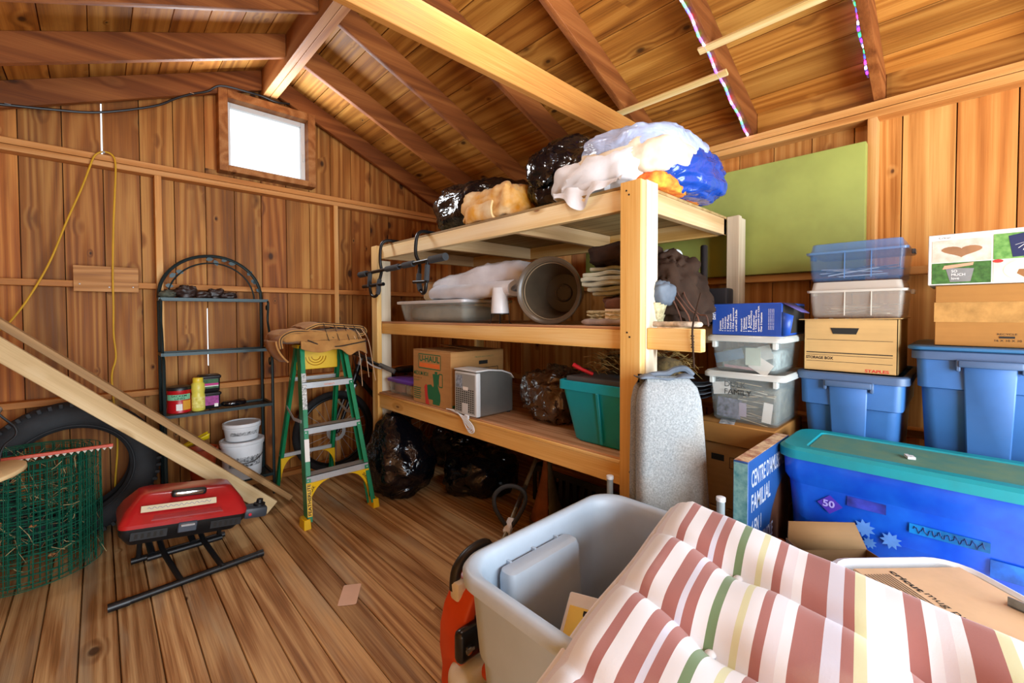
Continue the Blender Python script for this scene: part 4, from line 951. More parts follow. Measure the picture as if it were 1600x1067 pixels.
# buckets on the lowest rack shelf
def bucket(nm, lab, r0, r1, h, loc, lidr, handle):
    b = thing(nm, lab, 'bucket', loc, group='two stacked white buckets')
    MB().lathe([(r0,0),(r0+0.003,0.004),(r1,h-0.03),(r1+0.006,h-0.03),(r1+0.006,h-0.02),(r1,h-0.018),(r1,h-0.004)], 36).build('bucket_body', M['white'], b)
    MB().lathe([(lidr,h-0.018),(lidr+0.002,h-0.012),(lidr,h+0.004),(lidr-0.01,h+0.006),(lidr-0.016,h),(0.01,h-0.001)], 36).build('lid', M['white'], b)
    wrap(MB(), (r0+r1)/2+0.004, -0.9, 0.8, h*0.35, h*0.62).build('printed_panel', plain('grey_print', '#c4c8cc', 0.7, var=0.25, vscale=60), b)
    if handle:
        MB().tube(smooth_path([((r1+0.008)*sin(a), -(r1+0.008)*cos(a)-0.004, h-0.04-0.10*sin((a+1.4)/2.8*pi)) for a in [-1.4 + 2.8*i/10 for i in range(11)]], 3), 0.0022, 6).build('wire_handle', M['blacksteel'], b)
    return b
bucket('bucket', 'larger white bucket with wire handle at the bottom of the baker rack', 0.115, 0.132, 0.262, (0.735, 3.60, 0.161), 0.139, True)
bucket('bucket', 'smaller white lidded tub stacked on the larger white bucket', 0.098, 0.112, 0.115, (0.735, 3.60, 0.4305), 0.118, False)
M['terracotta'] = plastic('orange_pot', '#b8481c', 0.5)
op = thing('flower_pot', 'orange plastic flower pot behind the leaning lumber', 'flower pot', (0.50, 3.62, 0.161))
MB().lathe([(0.06,0),(0.085,0.21),(0.092,0.21),(0.094,0.245),(0.088,0.245),(0.082,0.21),(0.058,0.01)], 28, cap=False).build('pot_body', M['terracotta'], op)
MB().lathe([(0.0,0.0),(0.06,0.0),(0.06,0.01),(0,0.01)], 24, cap=False).build('pot_floor', M['terracotta'], op)
soft('scoop', 'bright yellow plastic scoop lying across the orange flower pot', 'scoop', MB().grid(lambda u, v: Vector((0.36 + 0.17*u, 3.56 + 0.05*(v-0.5)*(0.6+0.8*u), 0.435 + 0.045*u + 0.03*(2*v-1)**2*(0.4+u))), 12, 10), plastic('bright_yellow', '#e8c810', 0.4), (0.45, 3.56, 0.43))
bpy.context.scene.objects['scoop'].modifiers.new('thickness', 'SOLIDIFY').thickness = 0.004
# ------------------------------------------------------------------ step ladder
M['lgreen'] = plain('green_fibreglass', '#0c8454', 0.4, var=0.06, vscale=12)
M['alu'] = plain('aluminium', '#c2c6c8', 0.38, 0.35, var=0.05)
M['lyellow'] = plastic('ladder_yellow', '#e6b80c', 0.4)
ld_ = thing('step_ladder', 'green fibreglass step ladder with aluminium steps and yellow feet', 'ladder', (1.13, 3.2, 0))
def lp_(side, z, rear=False):   # point on the rail centre line
    k = z/1.10
    x = (0.905 + 0.075*k) if side < 0 else (1.353 - 0.055*k)
    if rear: x = (0.945 + 0.04*k) if side < 0 else (1.375 - 0.075*k)
    y = (2.80 + 0.34*k) if not rear else (3.60 - 0.38*k)
    return Vector((x, y, z))
def channel(a, b, web, fl, t, inward):
    """C-section rail: web looks outwards, flanges point inwards along x."""
    mb = MB(); d = (b-a).normalized(); x = Vector((1,0,0)); x = (x - d*x.dot(d)).normalized(); y = d.cross(x)
    def slab(x0, x1, y0, y1):
        vs_ = [q + x*xx + y*yy for q in (a, b) for xx, yy in ((x0,y0),(x1,y0),(x1,y1),(x0,y1))]
        mb.add(vs_, [(0,3,2,1),(4,5,6,7),(0,1,5,4),(1,2,6,5),(2,3,7,6),(3,0,4,7)])
    s_ = 1 if inward > 0 else -1
    slab(*sorted((0, s_*t)), -web/2, web/2); slab(*sorted((0, s_*fl)), -web/2, -web/2+t); slab(*sorted((0, s_*fl)), web/2-t, web/2)
    return mb
for sd in (-1, 1):
    r_ = WP(channel(lp_(sd, 0.03), lp_(sd, 1.10), 0.07, 0.03, 0.004, -sd).build('front_rail', M['lgreen'], ld_))
    f = lp_(sd, 0.0); WP(MB().add([(f.x-0.022,2.765,0),(f.x+0.022,2.765,0),(f.x+0.022,2.86,0),(f.x-0.022,2.86,0),(f.x-0.019,2.775,0.06),(f.x+0.019,2.775,0.06),(f.x+0.019,2.86,0.06),(f.x-0.019,2.86,0.06)], [(0,3,2,1),(4,5,6,7),(0,1,5,4),(1,2,6,5),(2,3,7,6),(3,0,4,7)]).build('foot', M['lyellow'], ld_, bev=0.003))
    WP(channel(lp_(sd, 0.0, True), lp_(sd, 1.09, True), 0.04, 0.025, 0.004, -sd).build('rear_rail', M['lgreen'], ld_))
    a, b = lp_(sd, 0.62), lp_(sd, 0.66, True); m = (a+b)/2 - Vector((0,0,0.035))
    WP(MB().bar(a, m, 0.003, 0.022).build('spreader', M['alu'], ld_)); WP(MB().bar(m, b, 0.003, 0.022).build('spreader', M['alu'], ld_))
for z in (0.30, 0.585, 0.87):
    a, b = lp_(-1, z), lp_(1, z)
    st_ = WP(MB().box(a.x+0.004, b.x-0.004, a.y-0.042, a.y+0.04, z-0.004, z).box(a.x+0.004, b.x-0.004, a.y-0.042, a.y-0.039, z-0.042, z).box(a.x+0.004, b.x-0.004, a.y+0.037, a.y+0.04, z-0.03, z).build('step', M['alu'], ld_))
    for q, s_ in ((a, 1), (b, -1)):
        for dz in (-0.012, -0.03): MB().lathe([(0.0055,0),(0.0055,0.002),(0.002,0.003)], 8, T(q.x + s_*0.012, q.y-0.0385+(dz+0.012)*0.31, z+dz, rx=90)).build('rivet', M['alu'], st_)
for z in (0.27, 0.86):
    a, b = lp_(-1, z, True), lp_(1, z, True); WP(MB().bar(a, b, 0.016, 0.026).build('rear_brace', M['alu'], ld_))
# yellow knee braces under the lowest step and on the rear legs
def knee(name, corner, dx, dz, w_, t, y, k=10):
    pts = [(0,0)] + [(dx*sin(pi/2*i/k)**1.0*1.0, 0) for i in ()]
    out = []
    for i in range(k+1):
        a = pi/2*i/k; out.append((dx*(1-sin(a)), -dz*(1-cos(a))))
    poly = [(0,0),(dx,0)] + out[1:-1] + [(0,-dz)]
    return MB().prism(poly if dx > 0 else poly[::-1], t, frame((corner.x, y, corner.z), (1,0,0), (0,0,1))).build(name, M['lyellow'], ld_)
for sd in (-1, 1):
    c = lp_(sd, 0.258); c.x += -sd*0.006
    kb = WP(knee('knee_brace', c, -sd*0.14, 0.22, 0, 0.02, c.y-0.02))
    ang = radians(63)*(-sd)
    tm = Matrix.Translation(Vector((c.x - sd*0.046, c.y-0.0405, c.z-0.085)) - Vector(ld_.location)) @ frame((0,0,0), (1,0,0), (0,0,1)) @ Euler((0,0, -ang if sd < 0 else -radians(52))).to_matrix().to_4x4()
    if sd < 0: tm = Matrix.Translation(Vector((c.x + 0.012, c.y-0.0405, c.z-0.125)) - Vector(ld_.location)) @ frame((0,0,0), (1,0,0), (0,0,1)) @ Euler((0,0,radians(62))).to_matrix().to_4x4()
    else: tm = Matrix.Translation(Vector((c.x - 0.085, c.y-0.0405, c.z-0.028)) - Vector(ld_.location)) @ frame((0,0,0), (1,0,0), (0,0,1)) @ Euler((0,0,radians(-52))).to_matrix().to_4x4()
    tm = Matrix.Translation(Vector((c.x - sd*0.030, c.y-0.0405, c.z-0.058)) - Vector(ld_.location)) @ frame((0,0,0), (1,0,0), (0,0,1)) @ Euler((0,0,radians(-sd*56))).to_matrix().to_4x4()
    text('SHOX', tm, 0.07, M['ink'], ld_, 0.019, bold=0.02, center=True)
    c = lp_(sd, 0.255, True); c.x += -sd*0.004; WP(knee('rear_knee_brace', c, -sd*0.10, 0.17, 0, 0.016, c.y-0.01))
a, b = lp_(-1, 0.07), lp_(-1, 0.27); dv_ = (b-a).normalized()
lm = frame(a + Vector((0.004, -0.0385, 0)) - Vector(ld_.location), (0,0,1), (-1,0,0))
fm = frame(a + dv_*0 + Vector((0.001, -0.037, 0.0)) - Vector(ld_.location), dv_, (-1,0,0))
MB().box(0, 0.20, -0.029, 0.0, 0, 0.0008, fm).build('name_strip', M['lyellow'], ld_)
text('FEATHERLITE', fm @ Matrix.Translation((0.008, -0.024, 0.001)), 0.185, M['ink'], ld_, 0.019, bold=0.02)
MB().box(0.33, 0.47, -0.029, 0.0, 0, 0.0008, fm).build('warning_label', M['paper'], ld_)
MB().box(0.66, 0.90, -0.029, 0.0, 0, 0.0008, fm).build('warning_label', plain('label_print', '#e4e4e0', 0.6, var=0.6, vscale=120, col2='#404440'), ld_)
text('FEATHERLITE', FY(-0.02, 0.838, lp_(1,0.87).y-0.0425-3.2), 0.07, M['inkorange'], ld_, 0.012)
WP(MB().box(0.972, 1.31, 3.12, 3.25, 1.09, 1.115).build('top_cap', M['lyellow'], ld_, bev=0.006))
ps = WP(MB().box(1.00, 1.285, 3.235, 3.25, 0.93, 1.088).build('pail_shelf', M['lyellow'], ld_, bev=0.004))
for r in (0.03, 0.05, 0.07):
    WP(MB().tube([(1.13 + r*cos(a_), 3.233, 1.02 + r*sin(a_)*0.9) for a_ in [pi + pi*i/16 for i in range(17)]], 0.003, 5).build('shelf_groove', plain('ochre_groove_%d' % int(r*100), '#b07808', 0.5, var=0), ld_))
# folded canvas apron on the ladder
M['canvas'] = cloth('tan_canvas', '#b3834a', '#97693a', 9, 0.3); M['piping'] = plain('black_piping', '#221812', 0.8, var=0)
ap = thing('canvas_apron', 'tan canvas tool apron with black piping folded on top of the step ladder', 'apron', (1.12, 3.18, 1.116))
def apf(path, y0, y1, th, sd, nm='fold', piping=True):
    # cross-section along x, run along y towards the wall
    m = folded(path, y0, y1, th, 16, 0.012, 9, sd); o = WP(m.build(nm, M['canvas'], ap, smooth=60))
    if piping:
        P = smooth_path([Vector((p[0], 0, p[1])) for p in path], 5)
        for yy in (y0, ):
            pts = []
            for p in P:
                s_ = Vector((p.x*3 + sd*3.1, yy*9 + sd, p.z*3))
                d = 0.012*Vector((noise.noise(s_), noise.noise(s_ + Vector((5,5,5))), noise.noise(s_ + Vector((9,1,4)))))
                pts.append(Vector((p.x, yy, p.z)) + d)
            MB().tube(pts, 0.0032, 6).build('piping', M['piping'], o)
    return o
WP(blob((1.11, 3.175, 1.17), (0.285, 0.165, 0.045), 0.5, 0.5, 36, 60, 0.012, 7, 91, crease=0.012, cfreq=7, zmin=1.117).build('folded_body', M['canvas'], ap, smooth=60))
apf([(0.84,1.10),(0.838,1.165),(0.90,1.205),(1.00,1.205),(1.10,1.195),(1.17,1.16)], 3.02, 3.33, 0.020, 2)
apf([(1.00,1.225),(1.08,1.255),(1.18,1.248),(1.30,1.240),(1.39,1.228),(1.418,1.195),(1.38,1.175),(1.30,1.185)], 3.03, 3.34, 0.020, 12)
WP(MB().grid(lambda u, v: Vector((0.96 + 0.44*v, 3.016 - 0.03*u*v + 0.012*sin(v*13), 1.145 - u*(0.05 + 0.03*sin(v*6) + 0.11*max(0, v-0.45)**0.8 + (0.05*math.exp(-((v-0.72)/0.09)**2)))) ), 12, 40).build('front_flap', M['canvas'], ap, solid=0.01))
WP(MB().grid(lambda u, v: Vector((0.815 + 0.07*u*u + 0.01*sin(v*9), 3.03 + 0.28*v, 1.15 - 0.14*u)), 8, 12).build('side_flap', M['canvas'], ap, solid=0.01))
WP(MB().tube(smooth_path([(1.0,3.008,1.15),(1.1,3.012,1.11),(1.2,3.0,1.10),(1.3,2.985,1.115),(1.40,2.985,1.13)], 6), 0.004, 6).build('piping', M['piping'], ap))
for k in range(5):
    y0_ = 3.02; x = 1.20 + 0.045*k
    WP(MB().tube(smooth_path([(x-0.09, 3.20, 1.243-0.004*k), (x-0.02, 3.06, 1.235), (x+0.02, 3.02, 1.18), (x+0.05, 3.015, 1.11), (x+0.075, 3.02, 0.98+0.02*(k%2)), (x+0.08+0.006*k, 3.03, 0.86-0.03*(k%3))], 5), 0.0026, 5).build('cord', plain('pale_cord_%d' % k, '#d8b088', 0.8, var=0.1), ap) if k > 1 else
       MB().tube(smooth_path([(x-0.16, 3.26, 1.25), (x-0.06, 3.12, 1.252), (x, 3.055, 1.215)], 5), 0.004, 6).build('piping', M['piping'], ap))
for k in range(5):
    x = 1.07 + 0.07*k
    WP(MB().tube(smooth_path([(x, 3.33, 1.262-0.007*k), (x+0.02, 3.20, 1.268-0.006*k), (x+0.035, 3.09, 1.266-0.006*k), (x+0.04, 3.03, 1.258-0.006*k), (x+0.05, 3.008, 1.20), (x+0.065, 2.995, 1.14)], 5), 0.0022, 5).build('seam_line', M['piping'], ap))
# ------------------------------------------------------------------ bicycle behind the ladder
bk = thing('bicycle', 'black mountain bike parked behind the step ladder against the shelf', 'bicycle', (1.9, 3.50, 0))
M['rubber'] = plain('black_rubber', '#18181a', 0.85, var=0.1, vscale=30, bump=0.5, bscale=70)
def wheel(cx, cz, y):
    w_ = None
    n = 48
    t_ = WP(MB().tube([(cx + 0.312*cos(2*pi*i/n), y, cz + 0.312*sin(2*pi*i/n)) for i in range(n)], 0.026, 10, closed=True).build('tyre', M['rubber'], bk))
    WP(MB().tube([(cx + 0.278*cos(2*pi*i/n), y, cz + 0.278*sin(2*pi*i/n)) for i in range(n)], 0.010, 8, closed=True).build('rim', M['blacksteel'], bk))
    for i in range(20):
        a = 2*pi*i/20
        WP(MB().tube([(cx + 0.02*cos(a+0.6), y+0.012*(-1)**i, cz + 0.02*sin(a+0.6)), (cx + 0.272*cos(a), y, cz + 0.272*sin(a))], 0.0016, 4).build('spoke', M['alu'], bk))
    WP(MB().lathe([(0.022,-0.03),(0.022,0.03)], 12, T(cx, y, cz, rx=90)).build('hub', M['blacksteel'], bk))
    WP(MB().lathe([(0.05,0.028),(0.08,0.028),(0.08,0.031),(0.05,0.031),(0.05,0.028)], 24, T(cx, y, cz, rx=90), cap=False).build('brake_disc', M['alu'], bk))
bk.location = (1.9, 3.50, 0)
wheel(1.37, 0.34, 3.50); wheel(2.36, 0.34, 3.50)
bt = lambda p, r, nm, mat='blacksteel': WP(MB().tube(p, r, 10).build(nm, M[mat], bk))
for s_ in (-0.055, 0.055):
    bt([(1.37, 3.50+s_, 0.34), (1.475, 3.50+s_, 0.60)], 0.016, 'fork_leg')
    bt([(1.47, 3.50+s_, 0.585), (1.525, 3.50+s_, 0.72)], 0.013, 'fork_stanchion', 'alu')
bt([(1.525, 3.44, 0.715), (1.525, 3.56, 0.715)], 0.02, 'fork_crown')
bt([(1.525, 3.50, 0.715), (1.585, 3.50, 0.88)], 0.024, 'head_tube'); bt([(1.585, 3.50, 0.87), (1.61, 3.50, 0.94), (1.57, 3.44, 0.965)], 0.016, 'stem', 'alu')
bt([(1.59, 3.50, 0.86), (2.02, 3.50, 0.70)], 0.017, 'top_tube'); bt([(1.56, 3.50, 0.79), (1.93, 3.50, 0.33)], 0.021, 'down_tube')
bt([(1.93, 3.50, 0.33), (2.05, 3.50, 0.76)], 0.017, 'seat_tube')
for s_ in (-0.05, 0.05): bt([(1.93, 3.50+s_*0.6, 0.33), (2.36, 3.50+s_, 0.34)], 0.011, 'chain_stay'); bt([(2.03, 3.50+s_*0.4, 0.70), (2.36, 3.50+s_, 0.34)], 0.010, 'seat_stay')
bt([(1.93, 3.42, 0.33), (1.93, 3.58, 0.33)], 0.022, 'bottom_bracket')
WP(blob((2.06, 3.50, 0.80), (0.12, 0.06, 0.03), 0.6, 0.8, 14, 20, 0.004, 8, 1).build('saddle', M['black'], bk))
WP(MB().tube(smooth_path([(1.44, 3.56, 1.0), (1.52, 3.42, 0.985), (1.465, 3.20, 0.99), (1.45, 2.96, 0.955), (1.555, 2.82, 0.888)], 5), 0.013, 10).build('handlebar', M['blacksteel'], bk))
WP(MB().tube([(1.482, 2.905, 0.937), (1.56, 2.815, 0.885)], 0.018, 10).build('grip', plain('grey_grip', '#55504a', 0.85, var=0.05), bk))
WP(MB().tube(smooth_path([(1.455, 3.06, 0.97), (1.43, 3.0, 0.955), (1.44, 2.93, 0.93), (1.475, 2.87, 0.91)], 4), 0.006, 6).build('brake_lever', M['alu'], bk))
WP(MB().cbox((1.455, 3.05, 0.972), (0.04, 0.07, 0.035)).build('shifter', M['black'], bk, bev=0.006))
for k in range(3): WP(MB().tube(smooth_path([(1.46, 3.08, 0.98), (1.43-0.02*k, 3.16, 1.01+0.01*k), (1.48, 3.32, 0.93-0.03*k), (1.55, 3.46, 0.80)], 6), 0.003, 5).build('cable', M['black'], bk))
bk.location = (1.96, 3.675, 0)
# ------------------------------------------------------------------ tyre against the wall
ty = thing('car_tyre', 'large worn black car tyre leaning on the gable wall behind the wire roll', 'tyre', (-0.125, 3.655, 0.0), rx=-2.5)
TM = T(0, 0, 0.402, rx=90)
M['tyre'] = plain('tyre_rubber', '#26282b', 0.75, var=0.12, vscale=10, bump=0.2, bscale=40)
MB().lathe([(0.252,-0.075),(0.262,-0.09),(0.30,-0.105),(0.345,-0.103),(0.375,-0.09),(0.394,-0.07),(0.4,-0.03),(0.4,0.03),(0.394,0.07),(0.375,0.09),(0.345,0.103),(0.30,0.105),(0.262,0.09),(0.252,0.075),(0.27,0.06),(0.34,0.08),(0.37,0.05),(0.37,-0.05),(0.34,-0.08),(0.27,-0.06),(0.252,-0.075)], 64, TM, cap=False).build('carcass', M['tyre'], ty, smooth=50)
tb_ = None
for i in range(56):
    a = 2*pi*i/56
    if tb_ is None:
        tb_ = MB().box(0.378, 0.404, -0.012, 0.006, 0.052, 0.094).build('tread_block', M['tyre'], ty, bev=0.002); o = tb_
    else: o = inst(tb_, 'tread_block', ty, (0,0,0))
    o.matrix_local = TM @ Euler((0,0,a)).to_matrix().to_4x4()
for r_ in (-0.025, 0.025): MB().tube([TM @ Vector((0.3995*cos(2*pi*i/48), 0.3995*sin(2*pi*i/48), r_)) for i in range(48)], 0.004, 4, closed=True).build('tread_rib', M['tyre'], ty)
MB().tube([TM @ Vector((0.272*cos(2*pi*i/48), 0.272*sin(2*pi*i/48), 0.098)) for i in range(48)], 0.006, 6, closed=True).build('bead_ring', M['tyre'], ty)
# ------------------------------------------------------------------ roll of green wire fence
wr = thing('wire_fence_roll', 'roll of green garden wire mesh with dry stems caught in it', 'wire roll', (-0.262, 3.31, 0.002))
M['gwire'] = plain('green_coated_wire', '#12604a', 0.4, var=0.08, vscale=20)
rs = random.Random(3)
for L in range(4):
    mb = MB(); R0 = 0.252 - 0.021*L; ph = rs.uniform(0, 6)
    nr = 13
    for i in range(nr):
        z = 0.012 + 0.598*i/(nr-1) + rs.uniform(-.006,.006)
        mb.tube([((R0 + 0.006*sin(3*a+ph))*cos(a), (R0 + 0.006*sin(3*a+ph))*sin(a), z + 0.008*sin(2*a+ph+L) if 0.03 < z < .59 else z) for a in [2*pi*j/40 for j in range(40)]], 0.0019, 4, closed=True)
    nv = 34
    for i in range(nv):
        a = 2*pi*i/nv + ph; rr = R0 + 0.006*sin(3*a+ph)
        mb.tube([(rr*cos(a+0.02*k), rr*sin(a+0.02*k), 0.012 + 0.598*k/3) for k in range(4)], 0.0018, 4, cap=False)
    mb.build('wire_layer', M['gwire'], wr)
mb = MB()
for k in range(150):
    a = rs.uniform(0, 2*pi); R0 = rs.uniform(0.10, 0.262); z = rs.uniform(0.02, 0.60)
    p = Vector((R0*cos(a), R0*sin(a), z)); d = Vector((rs.uniform(-1,1)*sin(a)+.3*rs.uniform(-1,1), -rs.uniform(-1,1)*cos(a), rs.uniform(-.8,.8))).normalized()*rs.uniform(0.04, 0.16)
    q = p + d; rad = sqrt(q.x**2+q.y**2)
    if rad > 0.272: q.x *= 0.272/rad; q.y *= 0.272/rad
    q.z = min(max(q.z, 0.008), 0.62)
    mb.tube([p, (p+q)/2 + Vector((rs.uniform(-.012,.012), rs.uniform(-.012,.012), rs.uniform(-.012,.012))), q], 0.0016, 3, cap=False)
mb.build('dry_stems', plain('dry_grass', '#b8a070', 0.9, var=0.2, vscale=20), wr, kind='stuff', smooth=0)
for k in range(5):
    a = rs.uniform(-2.4, -0.8); MB().grid(lambda u, v: Vector((0.03*(u-.5), 0.022*(v-.5)*(1-abs(2*u-1)*.8), 0.006*sin(u*6))), 6, 4, M=T(0.25*cos(a), 0.25*sin(a), rs.uniform(0.06, 0.5), rx=rs.uniform(40,120), rz=rs.uniform(0,180))).build('dead_leaf', plain('dead_leaf_%d' % k, '#a06838', 0.8, var=0.2, vscale=30), wr, solid=0.001)
# toothed red strip, round tan board end and a weathered offcut by the left edge
rsd = thing('toothed_strip', 'long red strip with pale toothed edge lying over the wire roll', 'saw', (-0.3, 3.13, 0.62))
WP(MB().bar((-0.62, 3.10, 0.652), (0.045, 3.13, 0.630), 0.014, 0.016).build('red_back', plastic('red_orange', '#c2492c', 0.5), rsd, bev=0.002))
tth = None
for k in range(27):
    t_ = k/26; p = Vector((-0.60, 3.101, 0.640)).lerp(Vector((0.035, 3.129, 0.619)), t_) - Vector(rsd.location)
    if tth is None: tth = MB().add([(-0.009,-0.003,0.004),(0.009,-0.003,0.004),(0,-0.002,-0.010),(-0.009,0.003,0.004),(0.009,0.003,0.004),(0,0.002,-0.010)], [(0,2,1),(3,4,5),(0,1,4,3),(1,2,5,4),(2,0,3,5)]).build('tooth', plain('pale_tooth', '#c8c4b4', 0.5, var=0.05), rsd); o = tth
    else: o = inst(tth, 'tooth', rsd, p)
    o.location = p
soft('round_board', 'pale tan round board end jutting in at the left edge below the red strip', 'board', MB().lathe([(0.118,0),(0.122,0.003),(0.122,0.017),(0.118,0.02)], 40, T(-0.365, 2.93, 0.617, rx=6, ry=-8)), plain('pale_birch', '#dcbc88', 0.5, var=0.06, vscale=5), (-0.365, 2.93, 0.617))
wo = thing('garden_tool', 'weathered wooden paddle on a bent black rod at the left edge', 'tool', (-0.40, 3.03, 0.9))
WP(MB().prism([(-0.44,0),(-0.335,0),(-0.322,0.03),(-0.345,0.055),(-0.44,0.05)], 0.02, T(0, 3.02, 0.865, rx=60)).build('wooden_paddle', wood('weathered_grey_wood', '#4a3c34', '#7a6858', '#9c8a7a', 'X', knots=0), wo, bev=0.003))
WP(MB().tube(smooth_path([(-0.345, 3.03, 0.885), (-0.315, 3.04, 0.84), (-0.29, 3.05, 0.80), (-0.29, 3.05, 0.76), (-0.33, 3.04, 0.71), (-0.345, 3.03, 0.60), (-0.36, 3.02, 0.30), (-0.37, 3.01, 0.004)], 6), 0.005, 6).build('black_rod', M['blacksteel'], wo))
# ------------------------------------------------------------------ leaning lumber
M['lumA'] = wood('pale_lumber', '#b0905e', '#d0b484', '#e2cca0', 'Y', vlo=1, vhi=1.02, flat='X', knots=0.7, knotcol='#8a6a40', ring=4)
M['lumB'] = wood('weathered_lumber', '#7a5a38', '#a07c50', '#c09a6c', 'Y', vlo=1, vhi=1.02, flat='Z', knots=0.4, knotcol='#5a4028', ring=5)
def plank(name, lab, a, b, w_, t, mat, up):
    a, b = Vector(a), Vector(b); d = b - a; L = d.length; d.normalize()
    x = d.cross(Vector(up)).normalized(); z = x.cross(d)
    o = MB().box(-w_/2, w_/2, 0, L, -t/2, t/2).build(name, mat, None, bev=0.003)
    o.matrix_world = Matrix(((x.x,d.x,z.x,a.x),(x.y,d.y,z.y,a.y),(x.z,d.z,z.z,a.z),(0,0,0,1)))
    return tag(o, lab, 'lumber')
plank('lumber_board', 'pale wide-faced lumber board leaning diagonally in front of the tyre', (0.815, 3.19, 0.036), (-0.66, 3.19, 1.465), 0.038, 0.092, M['lumA'], (1,0,1))
plank('lumber_board', 'browner lumber board lying flat along the upper side of the leaning pair', (0.955, 3.29, 0.034), (-0.66, 3.29, 1.58), 0.089, 0.038, M['lumB'], (1,0,1))
# ------------------------------------------------------------------ red portable grill on its folded cart
gr = thing('portable_grill', 'red-lidded portable gas grill on a folded black wheeled cart', 'grill', (0.31, 2.86, 0))
GM = T(0, 0.02, 0.255, ry=8.5)
M['gred'] = plain('grill_red_enamel', '#b01a1e', 0.3, var=0.08, coat=0.4); M['gblack'] = plain('grill_black', '#17181a', 0.45, 0.2, var=0.08)
MB().loft([rrect(0.225,0.115,0.03,-0.075), rrect(0.262,0.15,0.03,-0.02), rrect(0.265,0.152,0.03,0.012)], M=GM).build('fire_box', M['gblack'], gr, smooth=40)
MB().loft([rrect(0.268,0.155,0.035,0.012), rrect(0.268,0.155,0.035,0.03), rrect(0.25,0.13,0.04,0.075, cy=0.01), rrect(0.20,0.085,0.04,0.135, cy=0.03), rrect(0.18,0.07,0.035,0.142, cy=0.03)], M=GM).build('lid', M['gred'], gr, smooth=30)
MB().add([(-0.15,-0.149,0.040),(0.15,-0.149,0.040),(0.13,-0.118,0.072),(-0.13,-0.118,0.072),(-0.145,-0.146,0.047),(0.145,-0.146,0.047)], [(0,1,5,4),(4,5,2,3)], GM).build('lid_recess', plain('grill_red_dark', '#8e1418', 0.35, var=0.05), gr)
MB().box(-0.075, 0.075, -0.085, -0.045, 0.118, 0.152, GM).build('lid_handle', M['black'], gr, bev=0.012, seg=3)
MB().box(-0.062, 0.062, -0.0875, -0.06, 0.124, 0.147, GM).build('handle_plate', plain('chrome', '#c8c8c8', 0.15, 1.0, var=0.02), gr, bev=0.008, seg=2)
MB().box(-0.04, 0.04, -0.165, -0.150, -0.035, 0.015, GM).build('lid_latch', plastic('blue_grey_plastic', '#3c4450', 0.4), gr, bev=0.004)
MB().box(-0.03, 0.03, -0.172, -0.164, -0.005, 0.008, GM).build('latch_clip', M['steel'], gr, bev=0.002)
for x in (-0.15, 0.17):
    MB().box(x-0.07, x+0.07, -0.1535, -0.150, -0.042, -0.004, GM).build('vent_plate', M['gblack'], gr)
    for i in range(5): MB().box(x-0.055+0.024*i, x-0.043+0.024*i, -0.1545, -0.153, -0.035, -0.012, GM).build('vent_hole', M['ink'], gr)
MB().box(0.268, 0.385, -0.10, 0.0, -0.045, 0.012, GM).build('control_arm', plastic('slate_plastic', '#3a414a', 0.45), gr, bev=0.012, seg=2)
MB().lathe([(0.03,0.012),(0.03,0.022),(0.018,0.026),(0.016,0.045),(0.005,0.047)], 18, GM @ T(0.35,-0.05,0)).build('regulator_knob', M['black'], gr)
MB().lathe([(0.008,0),(0.008,0.006),(0.003,0.007)], 14, GM @ T(0.295,-0.10,-0.018, rx=90)).build('igniter_button', plastic('red_button', '#d02838', 0.3), gr)
G = lambda p: Vector(p) - Vector(gr.location)
tbg = lambda pts, r, nm: MB().tube([G(p) for p in pts], r, 12).build(nm, M['gblack'], gr)
tbg([(0.05, 2.615, 0.018), (0.615, 2.645, 0.018)], 0.016, 'floor_tube')
for p in ((0.05, 2.615), (0.60, 2.644)): MB().tube([G((p[0]-0.045*(p[0]<.3)-0.0*(p[0]>.3), p[1]-0.001, 0.018)), G((p[0]+0.03, p[1], 0.018))], 0.018, 12).build('end_cap', M['black'], gr)
tbg([(0.155, 2.83, 0.095), (0.475, 2.845, 0.085)], 0.014, 'cross_tube')
for x in (0.235, 0.405):
    tbg([(x-0.03, 3.02, 0.16), (x-0.015, 2.83, 0.10), (x+0.035, 2.625, 0.022)], 0.013, 'cart_leg')
    tbg([(x-0.075, 3.0, 0.17), (x-0.06, 2.84, 0.105)], 0.015, 'leg_socket')
tbg([(0.10, 3.03, 0.018), (0.52, 3.03, 0.018)], 0.016, 'rear_tube')
for x in (0.13, 0.49): tbg([(x, 3.03, 0.02), (x+0.01, 2.98, 0.185)], 0.012, 'rear_strut')
sk = thing('paint_stick', 'cream wooden stick with blue scribbles lying on the red grill lid', 'stick', (0.285, 2.757, 0.352), ry=8.0, rx=48)
MB().box(-0.155, 0.155, -0.016, 0.016, 0, 0.005).build('stick', plain('cream_stick', '#e0d4b4', 0.6, var=0.05), sk, bev=0.001)
sp_ = [(-0.13 + 0.26*i/40, 0.007*sin(i*1.9)*(0.4+0.6*abs(sin(i*.37))), 0.0056) for i in range(41)]
MB().tube(sp_, 0.0008, 4).build('scribble', M['inkblue'], sk)
